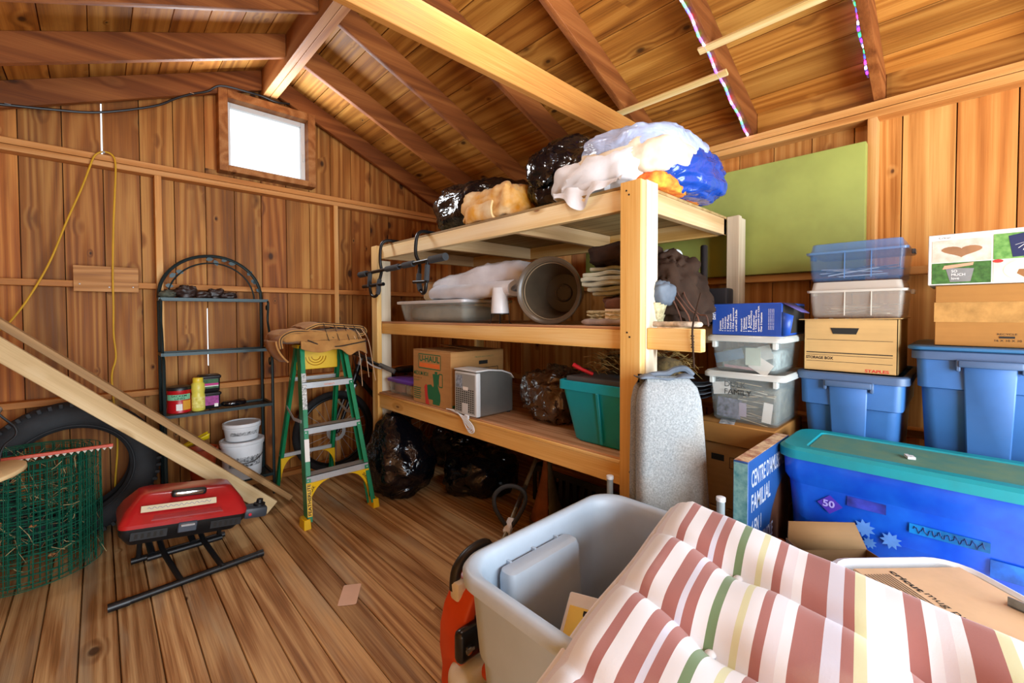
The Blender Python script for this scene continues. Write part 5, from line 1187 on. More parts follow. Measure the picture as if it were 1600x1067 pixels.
# ------------------------------------------------------------------ cords on the gable wall
yc = thing('extension_cord', 'yellow extension cord hung in a loop on the gable wall', 'cord', (0.05, 3.78, 0))
M['ycord'] = plain('yellow_cord', '#d8a420', 0.5, var=0.05)
WP(MB().tube(smooth_path([(-0.62, 3.25, 1.06), (-0.53, 3.45, 1.15), (-0.40, 3.72, 1.24), (-0.335, 3.765, 1.335), (-0.265, 3.775, 1.482), (-0.197, 3.775, 1.656), (-0.126, 3.778, 1.895), (-0.06, 3.78, 2.10), (-0.021, 3.78, 2.24), (0.005, 3.78, 2.32), (0.045, 3.78, 2.352), (0.085, 3.78, 2.34), (0.099, 3.78, 2.28), (0.092, 3.78, 2.1), (0.082, 3.78, 1.9), (0.073, 3.776, 1.60), (0.072, 3.78, 1.37), (0.07, 3.79, 1.20), (0.078, 3.79, 1.05), (0.058, 3.79, 0.95), (0.058, 3.795, 0.84), (0.075, 3.795, 0.5), (0.06, 3.795, 0.25), (0.05, 3.78, 0.01)], 6), 0.0052, 8).build('cable', M['ycord'], yc))
WP(MB().lathe([(0.003,0),(0.003,0.05),(0.006,0.052)], 8, T(0.045, 3.811, 2.344, rx=90)).build('nail', M['steel'], yc))
bc_ = thing('electric_cable', 'black electric cable stapled along the top of the gable wall', 'cable', (0.3, 3.79, 2.5))
WP(MB().tube(smooth_path([(-0.70, 3.80, 2.46), (-0.379, 3.80, 2.517), (-0.179, 3.80, 2.552), (0.029, 3.80, 2.60), (0.296, 3.80, 2.725), (0.42, 3.80, 2.82), (0.508, 3.80, 2.879), (0.60, 3.80, 2.93), (0.68, 3.78, 2.99), (0.85, 3.78, 3.005), (0.94, 3.79, 3.01), (1.05, 3.79, 2.998), (1.15, 3.80, 3.02)], 5), 0.0075, 8).build('cable', M['black'], bc_))
for x, z in ((-0.35, 2.525), (0.508, 2.88)): WP(MB().bar((x-.012, 3.79, z), (x+.012, 3.79, z), 0.004, 0.004).build('staple', M['steel'], bc_))
# ------------------------------------------------------------------ green panel, rope lights, card
gbd = MB().box(-0.025, 0.025, -0.83, 0.83, 0, 0.61).build('green_board', plain('olive_green_paint', '#a0aa54', 0.55, var=0.07, vscale=2.5, bump=0.05), None, bev=0.006, seg=2)
gbd.location = (2.712, 1.178, 1.5375); tag(gbd, 'large flat olive green panel standing on the rail of the right wall', 'panel')
cols = {'violet': '#7a20ff', 'blue': '#2040ff', 'white': '#c8c4ff', 'green': '#18d060', 'pink': '#ff28b0'}
LM = {k: emit('led_' + k, c, 13.0) for k, c in cols.items()}
seq = ['violet', 'white', 'green', 'blue', 'pink', 'white', 'violet', 'green']
def rope(lab, xa, xb, y, dz, sp):
    t_ = thing('rope_light', lab, 'rope light', (xa, y, under(xa)))
    P = lambda x: Vector((x, y + 0.004*sin(x*31), under(x) - dz)) - Vector(t_.location)
    n = int((xb-xa)/0.05); MB().tube([P(xa + (xb-xa)*i/n) for i in range(n+1)], 0.0065, 8).build('clear_tube', clear('rope_tube', '#e8e6f4', 0.35, 0.1), t_)
    k = 0; x = xa; proto = {}
    while x < xb:
        c = seq[k % len(seq)]
        if c not in proto:
            proto[c] = MB().lathe([(0.001,-0.008),(0.0045,-0.006),(0.0045,0.006),(0.001,0.008)], 8).build('led', LM[c], t_); o = proto[c]
        else: o = inst(proto[c], 'led', t_, (0,0,0))
        o.location = P(x); o.rotation_euler = (0, pi/2 + slope, 0)
        x += sp; k += 1
rope('multicoloured rope light running down the rafter above the green panel', 1.62, 2.735, 0.892, 0.009, 0.030)
rope('multicoloured rope light behind the rafter near the right wall stud', 2.05, 2.735, 0.350, -0.11, 0.030)
cdx = MB().loft([rrect(0.041, 0.077, 0.008, 0.0), rrect(0.041, 0.077, 0.008, 0.0012)]).build('card', plain('tan_card', '#f0ccb4', 0.6, var=0.02), None)
cdx.location = (0.833, 1.987, 0.002); cdx.rotation_euler = (0, 0, radians(-33)); tag(cdx, 'small tan card with rounded corners lying on the plank floor', 'card')
# ------------------------------------------------------------------ stacks along the right wall
def openbox_(name, mat, par, hx, hy, h, tx, ty, r, th=0.005): return openbox(MB(), hx, hy, h, tx, ty, r, th).build(name, mat, par)
def rough_tote(lab, loc, hx, hy, h, mat, group):
    t = thing('storage_tote', lab, 'tote', loc, group=group)
    hh = h - 0.09
    MB().loft([rrect(hx-0.06,hy-0.045,0.04,0), rrect(hx-0.05,hy-0.035,0.04,0.015), rrect(hx-0.02,hy-0.022,0.035,hh-0.05), rrect(hx-0.006,hy-0.012,0.03,hh-0.045), rrect(hx-0.004,hy-0.008,0.03,h-0.02), rrect(hx-0.012,hy-0.016,0.03,h-0.02), rrect(hx-0.06,hy-0.05,0.03,0.02)]).build('body', mat, t)
    MB().loft([rrect(hx-0.005,hy-0.005,0.035,h-0.035), rrect(hx+0.006,hy+0.006,0.04,h-0.032), rrect(hx+0.006,hy+0.006,0.04,h-0.005), rrect(hx,hy,0.035,h), rrect(hx-0.014,hy-0.014,0.03,h), rrect(hx-0.014,hy-0.014,0.03,h-0.012)], cap0=False, cap1=False).build('rim', M['bluerim'], t)
    # recessed handle panel on the narrow end
    MB().add([(-hx-0.004,0.062,h-0.045),(-hx-0.004,-0.062,h-0.045),(-hx+0.035,-0.05,0.01),(-hx+0.035,0.05,0.01),(-hx-0.012,0.062,h-0.05),(-hx-0.012,-0.062,h-0.05),(-hx+0.024,-0.05,0.01),(-hx+0.024,0.05,0.01)], [(0,1,2,3),(4,7,6,5),(0,4,5,1),(1,5,6,2),(2,6,7,3),(3,7,4,0)]).build('end_panel', mat, t, bev=0.004)
    MB().box(-hx-0.022, -hx, -0.075, 0.075, h-0.055, h-0.03).build('handle', M['bluerim'], t, bev=0.006, seg=2)
    for y in (-1, 1): MB().box(-hx-0.016, -hx+0.005, y*0.075-0.006, y*0.075+0.006, h-0.07, h-0.03).build('handle_lug', M['bluerim'], t, bev=0.003)
    return t
M['bluetote'] = plastic('blue_tote_plastic', '#3c72b4', 0.42, 0.05); M['bluerim'] = plastic('slate_blue_rim', '#4a6488', 0.42)
for yc_, h, lab in ((0.327, 0.655, 'plain brown carton hidden under the blue tote that holds the storage box'), (-0.06, 0.745, 'plain brown carton hidden under the blue tote in the right corner')):
    sb_ = thing('carton', lab, 'box', (2.44, yc_, 0.001), group='support cartons')
    MB().box(-0.25, 0.25, -0.17, 0.17, 0, h).build('carton_body', M['cardb'], sb_, bev=0.003)
    MB().box(-0.251, 0.251, -0.025, 0.025, h+0.0003, h+0.001).build('tape', M['cardb2'], sb_)
rough_tote('blue tote with slate rim under the brown storage box', (2.44, 0.327, 0.658), 0.265, 0.176, 0.418, M['bluetote'], 'blue totes along the right wall')
t2 = rough_tote('blue tote under the taped carton by the right edge', (2.44, -0.055, 0.748), 0.265, 0.192, 0.437, M['bluetote'], 'blue totes along the right wall')
MB().loft([rrect(0.275,0.205,0.04,0.4375), rrect(0.278,0.208,0.04,0.440), rrect(0.278,0.208,0.04,0.449), rrect(0.262,0.19,0.04,0.452)]).build('lid', plastic('teal_blue_lid', '#2e6a98', 0.4), t2)
# brown storage box
sx_ = thing('storage_box', 'tan cardboard storage box with black lettering and hand hole', 'box', (2.39, 0.333, 1.078))
M['tanbox'] = cardboard('tan_cardboard', '#c8a26a')
MB().box(-0.19, 0.19, -0.152, 0.152, 0, 0.003).box(-0.19, -0.187, -0.152, 0.152, 0, 0.215).box(0.187, 0.19, -0.152, 0.152, 0, 0.215).box(-0.19, 0.19, -0.152, -0.149, 0, 0.215).box(-0.19, 0.19, 0.149, 0.152, 0, 0.215).build('carton', M['tanbox'], sx_)
MB().box(-0.20, 0.20, -0.165, 0.165, 0.2155, 0.2185, T(rx=-1)).build('flap', M['tanbox'], sx_)
for y in (-0.158, 0.16): MB().box(-0.2, -0.196, y-0.006, y+0.006, 0.185, 0.2155, T(rx=18 if y > 0 else -18, y=0.035 if y > 0 else -0.035)).build('flap_edge', M['tanbox'], sx_) if False else None
for k in range(16): MB().box(-0.186, -0.178, -0.14+0.0175*k, -0.128+0.0175*k, 0.17, 0.212+0.004*(k%3)).build('packed_file', plain('file_%d' % (k%3), ('#d8d4c8', '#4a463c', '#8a8880')[k%3], 0.8, var=0.1), sx_) if k < 16 else None
MB().prism([(-0.047,0.0125),(0.047,0.0125),(0.038,-0.0125),(-0.038,-0.0125)], 0.002, FX(0.012, 0.168, -0.1895)).build('hand_hole', M['ink'], sx_)
for z, h_ in ((0.130, 0.0016), (0.075, 0.004), (0.066, 0.0016), (0.040, 0.0016)): flat('printed_line', rectpts(0.28, h_), M['ink'], FX(0.142, z, -0.19), sx_)
text('STORAGE BOX', FX(0.143, 0.049, -0.19), 0.095, M['ink'], sx_, 0.012, bold=0.03)
text('STAPLES', FX(-0.055, 0.006, -0.19), 0.073, M['inkred'], sx_, 0.012, bold=0.03)
def shoebin(lab, loc, hx, hy, h, col, lidcol, items, lean=0):
    t = thing('shoe_box_bin', lab, 'bin', loc, ry=0, rx=lean, group='two clear bins on the storage box')
    openbox(MB(), hx, hy, h-0.035, 0.008, 0.008, 0.015, 0.003).build('body', clear('bin_' + col[1:], col, 0.20), t)
    MB().loft([rrect(hx+0.008,hy+0.008,0.018,h-0.045), rrect(hx+0.010,hy+0.010,0.018,h-0.036), rrect(hx-0.004,hy-0.004,0.02,h-0.034), rrect(hx-0.010,hy-0.010,0.02,h-0.002), rrect(hx-0.016,hy-0.016,0.02,h)]).build('lid', clear('binlid_' + lidcol[1:], lidcol, 0.55), t)
    for y in (-1, 1): MB().box(-0.03, 0.03, y*(hy+0.014)-0.006, y*(hy+0.014)+0.006, h-0.055, h-0.036).build('clip', clear('binlid2_' + lidcol[1:], lidcol, 0.9), t, bev=0.002)
    for y in (0.03, -0.055): MB().box(-hx-0.0005, -hx+0.002, y-0.0015, y+0.0015, 0.01, h-0.04).build('moulded_line', clear('binline_' + lidcol[1:], lidcol, 0.8), t)
    rr = random.Random(len(lab))
    for k, (c, n_) in enumerate(items):
        for j in range(n_):
            a = Vector((rr.uniform(-hx*.8, hx*.5), rr.uniform(0.3,0.9)*hy, 0.012 + rr.uniform(0, .55)*(h-.06))); b = Vector((rr.uniform(-hx*.8, hx*.5), -rr.uniform(0.3,0.9)*hy, 0.012 + rr.uniform(0, .55)*(h-.06)))
            MB().bar(a, b, 0.012, 0.003).build('strip', plain('strip_%s' % c[1:], c, 0.5, var=0.1), t)
    return t
shoebin('clear bin of wooden sticks with frosted lid on the storage box', (2.375, 0.318, 1.300), 0.165, 0.152, 0.150, '#d8d0c4', '#e6dfd2', (('#a8845c', 9), ('#d8c8a8', 5), ('#8a8a80', 3)))
shoebin('clear bin with blue lid, topmost of the stack on the storage box', (2.375, 0.320, 1.4525), 0.165, 0.155, 0.158, '#5a84b4', '#5c88bc', (('#c8d0dc', 8), ('#50586a', 4), ('#e4e8ec', 3)))
# taped carton and craft machine box
tc_ = thing('carton', 'brown taped carton on the blue tote below the picture box', 'box', (2.40, -0.125, 1.2015))
MB().box(-0.20, 0.20, -0.215, 0.208, 0, 0.216).build('carton_body', M['cardb2'], tc_, bev=0.003)
M['tape'] = plain('shiny_packing_tape', '#b98c52', 0.1, var=0.1, vscale=20, coat=0.8)
MB().box(-0.2012, -0.2004, -0.19, 0.209, 0.085, 0.155).build('tape', M['tape'], tc_)
text('16 X 10 X 10', FX(0.06, 0.02, -0.2005), 0.06, M['ink'], tc_, 0.007); text('RECYCLE', FX(0.055, 0.042, -0.2005), 0.045, M['ink'], tc_, 0.006); flat('printed_bar', rectpts(0.035, 0.007), M['ink'], FX(0.05, 0.031, -0.2005), tc_)
MB().tube([FX(-0.055, 0.04, -0.2005) @ Vector((0.026*cos(2*pi*i/28), 0.026*sin(2*pi*i/28), 0.0005)) for i in range(28)], 0.0016, 4, closed=True).build('round_stamp', M['ink'], tc_)
cb_ = thing('craft_machine_box', 'white product box printed with craft photos on top of the stack', 'box', (2.36, -0.13, 1.4185))
MB().box(-0.17, 0.17, -0.25, 0.232, 0, 0.18).build('carton', M['paper'], cb_, bev=0.002)
def pic(name, y, z, w_, h, col, col2, sc=25): return flat(name, rectpts(w_, h), plain('print_' + name, col, 0.5, var=0, vscale=sc, col2=col2), FX(y, z, -0.17), cb_)
pic('photo_sand', 0.222, 0.080, 0.145, 0.078, '#c8b4a0', '#e4d8cc'); pic('photo_garden', 0.222, 0.004, 0.145, 0.074, '#2c5424', '#4a7c38', 60)
pic('photo_leaves', 0.073, 0.080, 0.20, 0.085, '#50883c', '#84b060', 50); pic('photo_kitchen', 0.073, 0.004, 0.20, 0.074, '#d8ccb0', '#e8e0cc', 20)
FXc = FX(0, 0, -0.17)
hp = [(0.055*cos(a)*0.0 - 0.148 + 0.05*(16*sin(a)**3)/16, 0.118 + 0.022*(13*cos(a)-5*cos(2*a)-2*cos(3*a)-cos(4*a))/16) for a in [2*pi*i/30 for i in range(30)]]
flat('heart_print', [(p[0], p[1]) for p in hp][::-1], plain('heart_brown', '#a87850', 0.6, var=0.1), FXc, cb_, 0.0012)
flat('tote_print', [(-0.175,0.01),(-0.125,0.01),(-0.117,0.055),(-0.187,0.06)], plain('grey_felt', '#8a8a88', 0.7, var=0.1), FXc, cb_, 0.0012)
flat('arm_print', [(-0.195,0.055),(-0.12,0.066),(-0.118,0.076),(-0.19,0.068)], plain('skin_print', '#d0a080', 0.6, var=0.05), FXc, cb_, 0.0013)
text('SO\nMUCH\nlove', FX(0.172, 0.018, -0.17), 0.034, M['inkwhite'], cb_, 0.034, depth=0.0016)
flat('shirt_print', [(-0.03,0.085),(0.045,0.088),(0.045,0.135),(0.055,0.158),(0.02,0.162),(0.008,0.155),(-0.008,0.162),(-0.04,0.155)], plain('navy_shirt', '#1c2450', 0.7, var=0.05), FXc, cb_, 0.0012)
for i in range(7):
    a = radians(200 + 140*i/6); flat('ray_print', [(0.005+0.012*cos(a)-0.001, 0.135+0.012*sin(a)), (0.005+0.012*cos(a)+0.001, 0.135+0.012*sin(a)), (0.005+0.032*cos(a)+0.001, 0.135+0.032*sin(a)), (0.005+0.032*cos(a)-0.001, 0.135+0.032*sin(a))], M['inkwhite'], FXc, cb_, 0.0016)
flat('cake_print', [(0.05*cos(a)+0.0, 0.042+0.034*sin(a)) for a in [2*pi*i/24 for i in range(24)]], plain('icing_print', '#ece4cc', 0.5, var=0.08), FXc, cb_, 0.0012)
flat('cookie_print', [(-0.02,0.03),(0.0,0.014),(0.018,0.03),(0.014,0.044),(-0.016,0.044)], plain('cookie_brown', '#9c6838', 0.6, var=0.1), FXc, cb_, 0.0016)
flat('berry_print', [(-0.062+0.012*cos(a), 0.074+0.006*sin(a)) for a in [2*pi*i/12 for i in range(12)]], M['inkred'], FXc, cb_, 0.0016)
text('Cricut', FX(0.205, 0.164, -0.17), 0.03, M['ink'], cb_, 0.007)
# left stack: lighting box on two clear totes on cartons
c1 = thing('carton', 'brown lidded carton under the clear tote of photographs', 'box', (2.18, 0.69, 0.46), group='cartons under the clear totes')
MB().box(-0.19, 0.19, -0.15, 0.15, 0, 0.372).build('carton_body', M['cardb'], c1, bev=0.003)
MB().box(-0.205, 0.205, -0.16, 0.16, 0.285, 0.378).build('carton_lid', M['cardb2'], c1, bev=0.004)
MB().cbox((-0.1905, 0.07, 0.22), (0.002, 0.055, 0.028)).build('hand_hole', M['ink'], c1, bev=0.01)
ringrect(MB(), 0.10, 0.05, 0.003, 0.0025, FX(0.02, 0.18, -0.19)).build('printed_frame', M['ink'], c1); text('STOW ON', FX(0.012, 0.21, -0.19), 0.05, M['ink'], c1, 0.008)
c2 = thing('carton', 'lower brown carton at the bottom of the clear tote stack', 'box', (2.18, 0.69, 0.001), group='cartons under the clear totes')
MB().box(-0.20, 0.20, -0.155, 0.155, 0, 0.456).build('carton_body', M['cardb'], c2, bev=0.003); MB().box(-0.201, 0.201, -0.02, 0.02, 0.4563, 0.457).build('tape', M['cardb2'], c2)
photo_ = MB().box(-0.05, 0.05, -0.03, 0.03, 0, 0.001).build('photo_print', plain('bw_print', '#d8d8d8', 0.5, var=0, vscale=45, col2='#303438'), None); photo_.location = (2.02, 0.73, 0.8385); photo_.rotation_euler = (0,0,radians(15)); tag(photo_, 'black and white photo lying on the brown lidded carton', 'photo')
def keeptote(lab, loc, hx, hy, h, tap):
    t = thing('clear_tote', lab, 'tote', loc, group='clear totes beside the grey cushions')
    openbox(MB(), hx, hy, h-0.018, tap, tap, 0.025, 0.003).build('body', M['clear2'], t)
    MB().loft([rrect(hx+0.006,hy+0.006,0.028,h-0.03), rrect(hx+0.016,hy+0.016,0.03,h-0.026), rrect(hx+0.016,hy+0.016,0.03,h-0.010), rrect(hx+0.008,hy+0.008,0.03,h), rrect(hx-0.012,hy-0.012,0.03,h-0.004)]).build('lid', M['clearlid'], t)
    for y in (-1, 1): MB().box(-hx-0.012, -hx+0.02, y*hy*0.86-0.008, y*hy*0.86+0.008, h-0.055, h-0.02).build('latch', M['clearlid'], t, bev=0.002)
    return t
M['clear2'] = clear('smoky_clear_plastic', '#b8c4c4', 0.17)
kt = keeptote('tall clear tote full of photographs with a hand-lettered card', (2.185, 0.665, 0.8395), 0.18, 0.148, 0.225, 0.016)
text('DULK\nFAMILY', FX(0.075, 0.125, -0.1755), 0.11, M['ink'], kt, 0.055)
rr = random.Random(9)
def slip(par, name, y, z, w_, h, rot, mat, x): 
    o = MB().box(0, w_, 0, h, 0, 0.0012).build(name, mat, par); o.matrix_local = FX(y, z, x) @ Euler((0,0,radians(rot))).to_matrix().to_4x4(); return o
slip(kt, 'white_card', 0.125, 0.115, 0.075, 0.055, 8, M['paper'], -0.165)
slip(kt, 'photo', 0.115, 0.022, 0.10, 0.085, -4, plain('bw_photo', '#8a86a0', 0.5, var=0, vscale=60, col2='#26262c'), -0.158)
slip(kt, 'envelope', -0.07, 0.02, 0.035, 0.085, -6, M['paper'], -0.16); slip(kt, 'lilac_sheet', 0.02, 0.03, 0.03, 0.06, 0, plain('lilac_paper', '#b4a4b8', 0.7, var=0.05), -0.159)
for k in range(26):
    c = ('#c8b088', '#8a7858', '#58524a', '#d8d0bc', '#6c6250')[k % 5]
    slip(kt, 'photo_edge', rr.uniform(0.0, 0.06), 0.02 + 0.0062*k, rr.uniform(0.10, 0.15), 0.0035, rr.uniform(-14, 10), plain('edge_' + c[1:], c, 0.7, var=0.05), -0.145)
MB().box(-0.14, 0.14, -0.12, 0.12, 0.008, 0.15).build('packed_photos', plain('packed_photo_block', '#6e6654', 0.8, var=0.2, vscale=30, col2='#3c362e'), kt, bev=0.01)
ks = keeptote('shallower clear tote of papers under the blue lighting box', (2.185, 0.662, 1.066), 0.178, 0.140, 0.158, 0.014)
for k, (y, z, w_, h, rot, c) in enumerate(((0.12, 0.03, 0.12, 0.045, 14, '#5c7890'), (0.0, 0.03, 0.06, 0.075, 0, '#c8d8c8'), (-0.01, 0.025, 0.08, 0.06, -32, '#e8e4dc'), (0.09, 0.015, 0.16, 0.012, -4, '#b08a90'), (0.11, 0.055, 0.10, 0.012, 8, '#e4e8e8'), (-0.06, 0.05, 0.05, 0.06, 18, '#c4ccc8'))):
    slip(ks, 'paper', y, z, w_, h, rot, plain('ks_%d' % k, c, 0.6, var=0.08), -0.158 + 0.003*k)
MB().box(-0.13, 0.14, -0.11, 0.11, 0.008, 0.09).build('packed_papers', plain('packed_paper_block', '#9aa8a4', 0.8, var=0.2, vscale=30), ks, bev=0.01)
lb = thing('lighting_box', 'dark blue retail box with white list lettering and a torn open end', 'box', (2.175, 0.655, 1.2245))
M['bluebox'] = plain('blue_carton', '#1c48a0', 0.4, var=0.08, vscale=4)
MB().box(-0.175, 0.175, -0.138, 0.138, 0, 0.138).build('carton', M['bluebox'], lb, bev=0.003)
MB().add([(-0.175,-0.1385,0.137),(0.0,-0.1385,0.137),(-0.03,-0.20,0.095),(-0.15,-0.20,0.10)], [(0,1,2,3)]).build('torn_flap', plain('flap_inside', '#4a3f7c', 0.6, var=0.1), lb, solid=0.003)
MB().add([(-0.174,-0.1385,0.002),(-0.174,-0.1385,0.10),(-0.16,-0.175,0.085),(-0.165,-0.165,0.01)], [(0,1,2,3)]).build('torn_flap', M['bluebox'], lb, solid=0.003)
MB().box(-0.165, 0.165, -0.1392, -0.138, 0.01, 0.128).build('open_end', M['ink'], lb)
vt = lambda s_, y, z, w_, h: text(s_, frame((-0.175, y, z), (0,0,1), (0,1,0)), w_, M['inkwhite'], lb, h, bold=0.01)
text('DAYTON', frame((-0.175, 0.122, 0.068), (0,0,1), (0,1,0)), 0.055, M['inkwhite'], lb, 0.013, bold=0.03)
for k, (s_, w_) in enumerate((('Contents', 0.045), ('1 Lamp(s)', 0.055), ('1 Fixture(s)', 0.062), ('1 Wall Plate', 0.07), ('1 Lamp guide', 0.075), ('1 CSA approved', 0.10), ('cord with 3 bulbs', 0.092))): vt(s_, 0.098 - 0.011*k, 0.018, w_, 0.0085)
for k, (s_, w_) in enumerate((('Required:', 0.055), ('1 Hammer', 0.06), ('1 Ruler(s)', 0.062), ('1 Level', 0.068), ('1 Pencil(s)', 0.088), ('1 Screwdriver', 0.07), ('1 Utility knife', 0.092), ('approved for CSA', 0.108), ('Over 3 locations', 0.08))): vt(s_, 0.010 - 0.0095*k, 0.018, w_, 0.0075)
for k in range(4): vt('Keep dry and out of reach', -0.092 - 0.006*k, 0.028, 0.085, 0.0035)
# ------------------------------------------------------------------ big blue tote with the teal lid
M['deepblue'] = plain('deep_blue_translucent', '#0a3fc4', 0.28, var=0.10, vscale=5, col2='#1c6ae0', coat=0.3); M['teallid'] = plain('teal_lid', '#0896a6', 0.45, var=0.1, vscale=6, col2='#1c8890')
sb3 = thing('carton', 'flattened-top brown carton beneath the long deep blue tote', 'box', (1.96, -0.075, 0.001))
MB().box(-0.155, 0.15, -0.5, 0.5, 0, 0.37).build('carton_body', M['cardb'], sb3, bev=0.003); MB().box(-0.156, 0.151, -0.02, 0.02, 0.3703, 0.371).build('tape', M['cardb2'], sb3)
bt_ = thing('storage_tote', 'long deep blue tote with a teal lid beside the striped cushion', 'tote', (1.96, -0.075, 0.3735))
MB().loft([rrect(0.125,0.49,0.05,0), rrect(0.135,0.505,0.05,0.02), rrect(0.145,0.52,0.05,0.33), rrect(0.162,0.536,0.055,0.36), rrect(0.166,0.540,0.055,0.435), rrect(0.155,0.53,0.05,0.435), rrect(0.13,0.50,0.05,0.03)]).build('body', M['deepblue'], bt_, smooth=35)
MB().loft([rrect(0.170,0.545,0.07,0.428), rrect(0.178,0.554,0.07,0.430), rrect(0.178,0.554,0.07,0.460), rrect(0.165,0.540,0.065,0.470), rrect(0.128,0.47,0.02,0.470), rrect(0.124,0.466,0.02,0.464)]).build('lid', M['teallid'], bt_, smooth=30)
MB().loft([rrect(0.120,0.462,0.02,0.4645), rrect(0.120,0.462,0.02,0.466)]).build('dusty_panel', plain('dusty_teal', '#5a8068', 0.8, var=0.1, vscale=14, col2='#3c7870', bump=0.15), bt_)
wc = soft('clip', 'small white plastic clip lying on the teal lid', 'clip', MB().box(-0.018,0.018,-0.006,0.004,0,0.008, T(1.93,0.13,0.8405,rz=20)).box(-0.018,-0.006,-0.016,-0.004,0,0.008,T(1.93,0.13,0.8405,rz=20)).box(0.004,0.016,-0.018,-0.004,0,0.006,T(1.93,0.13,0.8405,rz=20)), M['white'], (1.93, 0.13, 0.8405))
BF = FX(0, 0, -0.149)
stk = flat('price_sticker', [(0,-0.032),(0.036,0),(0,0.032),(-0.036,0)], plain('violet_sticker', '#4a30b0', 0.5, var=0.03), FX(0.392, 0.288, -0.1465), bt_, 0.004)
text('50', FX(0.412, 0.278, -0.151), 0.034, plain('pale_violet', '#a8a0e8', 0.5, var=0), bt_, 0.024, bold=0.03)
starm = plain('pale_blue_print', '#5c94e4', 0.5, var=0.1)
for (y, z, r_) in ((0.299, 0.238, 0.030), (0.232, 0.222, 0.028), (0.285, 0.195, 0.02)):
    pts = [((r_ if i % 2 else r_*0.55)*cos(2*pi*i/18 + i*i), (r_ if i % 2 else r_*0.55)*sin(2*pi*i/18 + i*i)) for i in range(18)]
    pts = [((r_*(1.0 if i % 2 else 0.6))*cos(2*pi*i/18), (r_*(1.0 if i % 2 else 0.6))*sin(2*pi*i/18)) for i in range(18)]
    flat('printed_splash', pts, starm, FX(y, z, -0.145 + 0.0003*z), bt_, 0.0045)
for (y, z, w_, h, c) in ((0.345, 0.30, 0.10, 0.032, '#3c48c4'), (0.19, 0.265, 0.17, 0.03, '#0c7ccc'), (0.02, 0.20, 0.3, 0.05, '#1c6ee0')):
    flat('contents_highlight', rectpts(w_, h), plain('patch' + c[1:], c, 0.4, var=0.2, vscale=12), FX(y, z, -0.1465), bt_, 0.004)  # contents showing through the side, plus highlights put into the colour
MB().tube([FX(0.18-0.15*i/60, 0.28, -0.1515) @ Vector((0, 0.008*sin(i*0.9) + 0.004*sin(i*2.3), 0)) for i in range(61)], 0.0009, 4).build('marker_scrawl', plain('navy_marker', '#0a2870', 0.6, var=0), bt_)
# ------------------------------------------------------------------ crokinole box, bottle, poles, grey cushions
ck = thing('board_game_box', 'large flat blue board game box with grey French lettering standing on edge', 'game box', (1.73, 0.503, 0.001))
M['gameblue'] = plain('game_blue', '#1a4886', 0.45, var=0.06, vscale=3); 
MB().box(-0.225, 0.235, -0.024, 0.022, 0, 0.838).build('carton', M['gameblue'], ck, bev=0.002)
MB().box(-0.2255, -0.2248, -0.022, 0.02, 0.05, 0.832).build('side_print', plain('teal_print', '#7aa8a8', 0.5, var=0, vscale=40, col2='#3a7880'), ck)
MB().box(-0.222, 0.232, -0.022, 0.02, 0.8381, 0.8388).build('top_print', plain('cream_print', '#e0c8a0', 0.6, var=0, vscale=30, col2='#8a3020'), ck)
M['greyletter'] = plain('grey_letter', '#9aa0b0', 0.6, var=0)
for s_, x, z, w_, h in (("CENTRE D'AMUSEMENT", -0.195, 0.745, 0.46*0.9, 0.06), ('FAMILIAL', -0.195, 0.665, 0.20, 0.058), ('4 EN 1', -0.195, 0.585, 0.10, 0.05), ('CROCHINOLE', -0.195, 0.515, 0.23, 0.052)):
    text(s_, FY(x, z, -0.024), w_, M['greyletter'], ck, h, bold=0.02)
MB().add([(0.19+0.23*cos(a)*(1 if True else 1), -0.0246, 0.48+0.24*sin(a)) for a in [pi/2 + pi*i/24 for i in range(25)]] + [(0.19, -0.0246, 0.24)], [tuple(range(25))]).build('printed_board', plain('board_brown', '#5a3420', 0.5, var=0.15, vscale=8), ck, smooth=0) if False else None
pts = [(0.234, 0.72)] + [(0.10 + 0.30*cos(a), 0.36 + 0.34*sin(a)) for a in [radians(95 + 75*i/12) for i in range(13)]] + [(-0.19, 0.30), (0.234, 0.30)]
pts = [p for p in pts if p[0] <= 0.2341]
flat('printed_board', [(0.234,0.30),(0.234,0.70),(0.16,0.695),(0.09,0.665),(0.03,0.615),(-0.015,0.545),(-0.035,0.46),(-0.03,0.38),(-0.01,0.30)], plain('board_brown', '#5a3420', 0.5, var=0.15, vscale=8), FY(0, 0, -0.024), ck, 0.0004)
ringrect(MB(), 0.10, 0.16, 0.004, 0.006, FY(-0.13, 0.33, -0.0245)).build('printed_frame', M['greyletter'], ck)
am = thing('jar', 'amber jar with an orange lid beside the long blue tote', 'jar', (1.70, 0.44, 0.50))
MB().lathe([(0.02,-0.47),(0.024,-0.465),(0.024,0.0),(0.02,0.03)], 20).build('jar_body', plain('amber_glass', '#8a5a28', 0.25, var=0.1), am)
MB().lathe([(0.023,0.03),(0.023,0.055),(0.018,0.06)], 20).build('lid', plastic('orange_lid', '#c8701c', 0.4), am)
am.location.z = 0.471
for loc, z, lab in (((1.482, 0.985), 0.668, 'grey tube with a white cap in front of the pine post'), ((1.475, 0.552), 0.715, 'grey tube with a white cap beside the French game box')):
    pl = thing('pole', lab, 'pole', (loc[0], loc[1], 0.001), group='two capped grey tubes')
    MB().lathe([(0.0125,0),(0.0125,z-0.012)], 16).build('tube', plain('grey_tube', '#8e989a', 0.4, var=0.05), pl)
    MB().lathe([(0.0145,z-0.014),(0.0145,z-0.002),(0.010,z)], 16).build('cap', M['white'], pl)
gc = thing('foam_cushion', 'tall grey fabric foam cushion folded and leaning on the front post', 'cushion', (1.55, 0.76, 0.001))
N = NT('grey_tweed'); v = N.coords()
sp2 = N.noise(N.scale(v, (170,170,170)), 1, 2, 0.6); bl2 = N.noise(N.scale(v, (3,3,2.2)), 1, 2, 0.5)
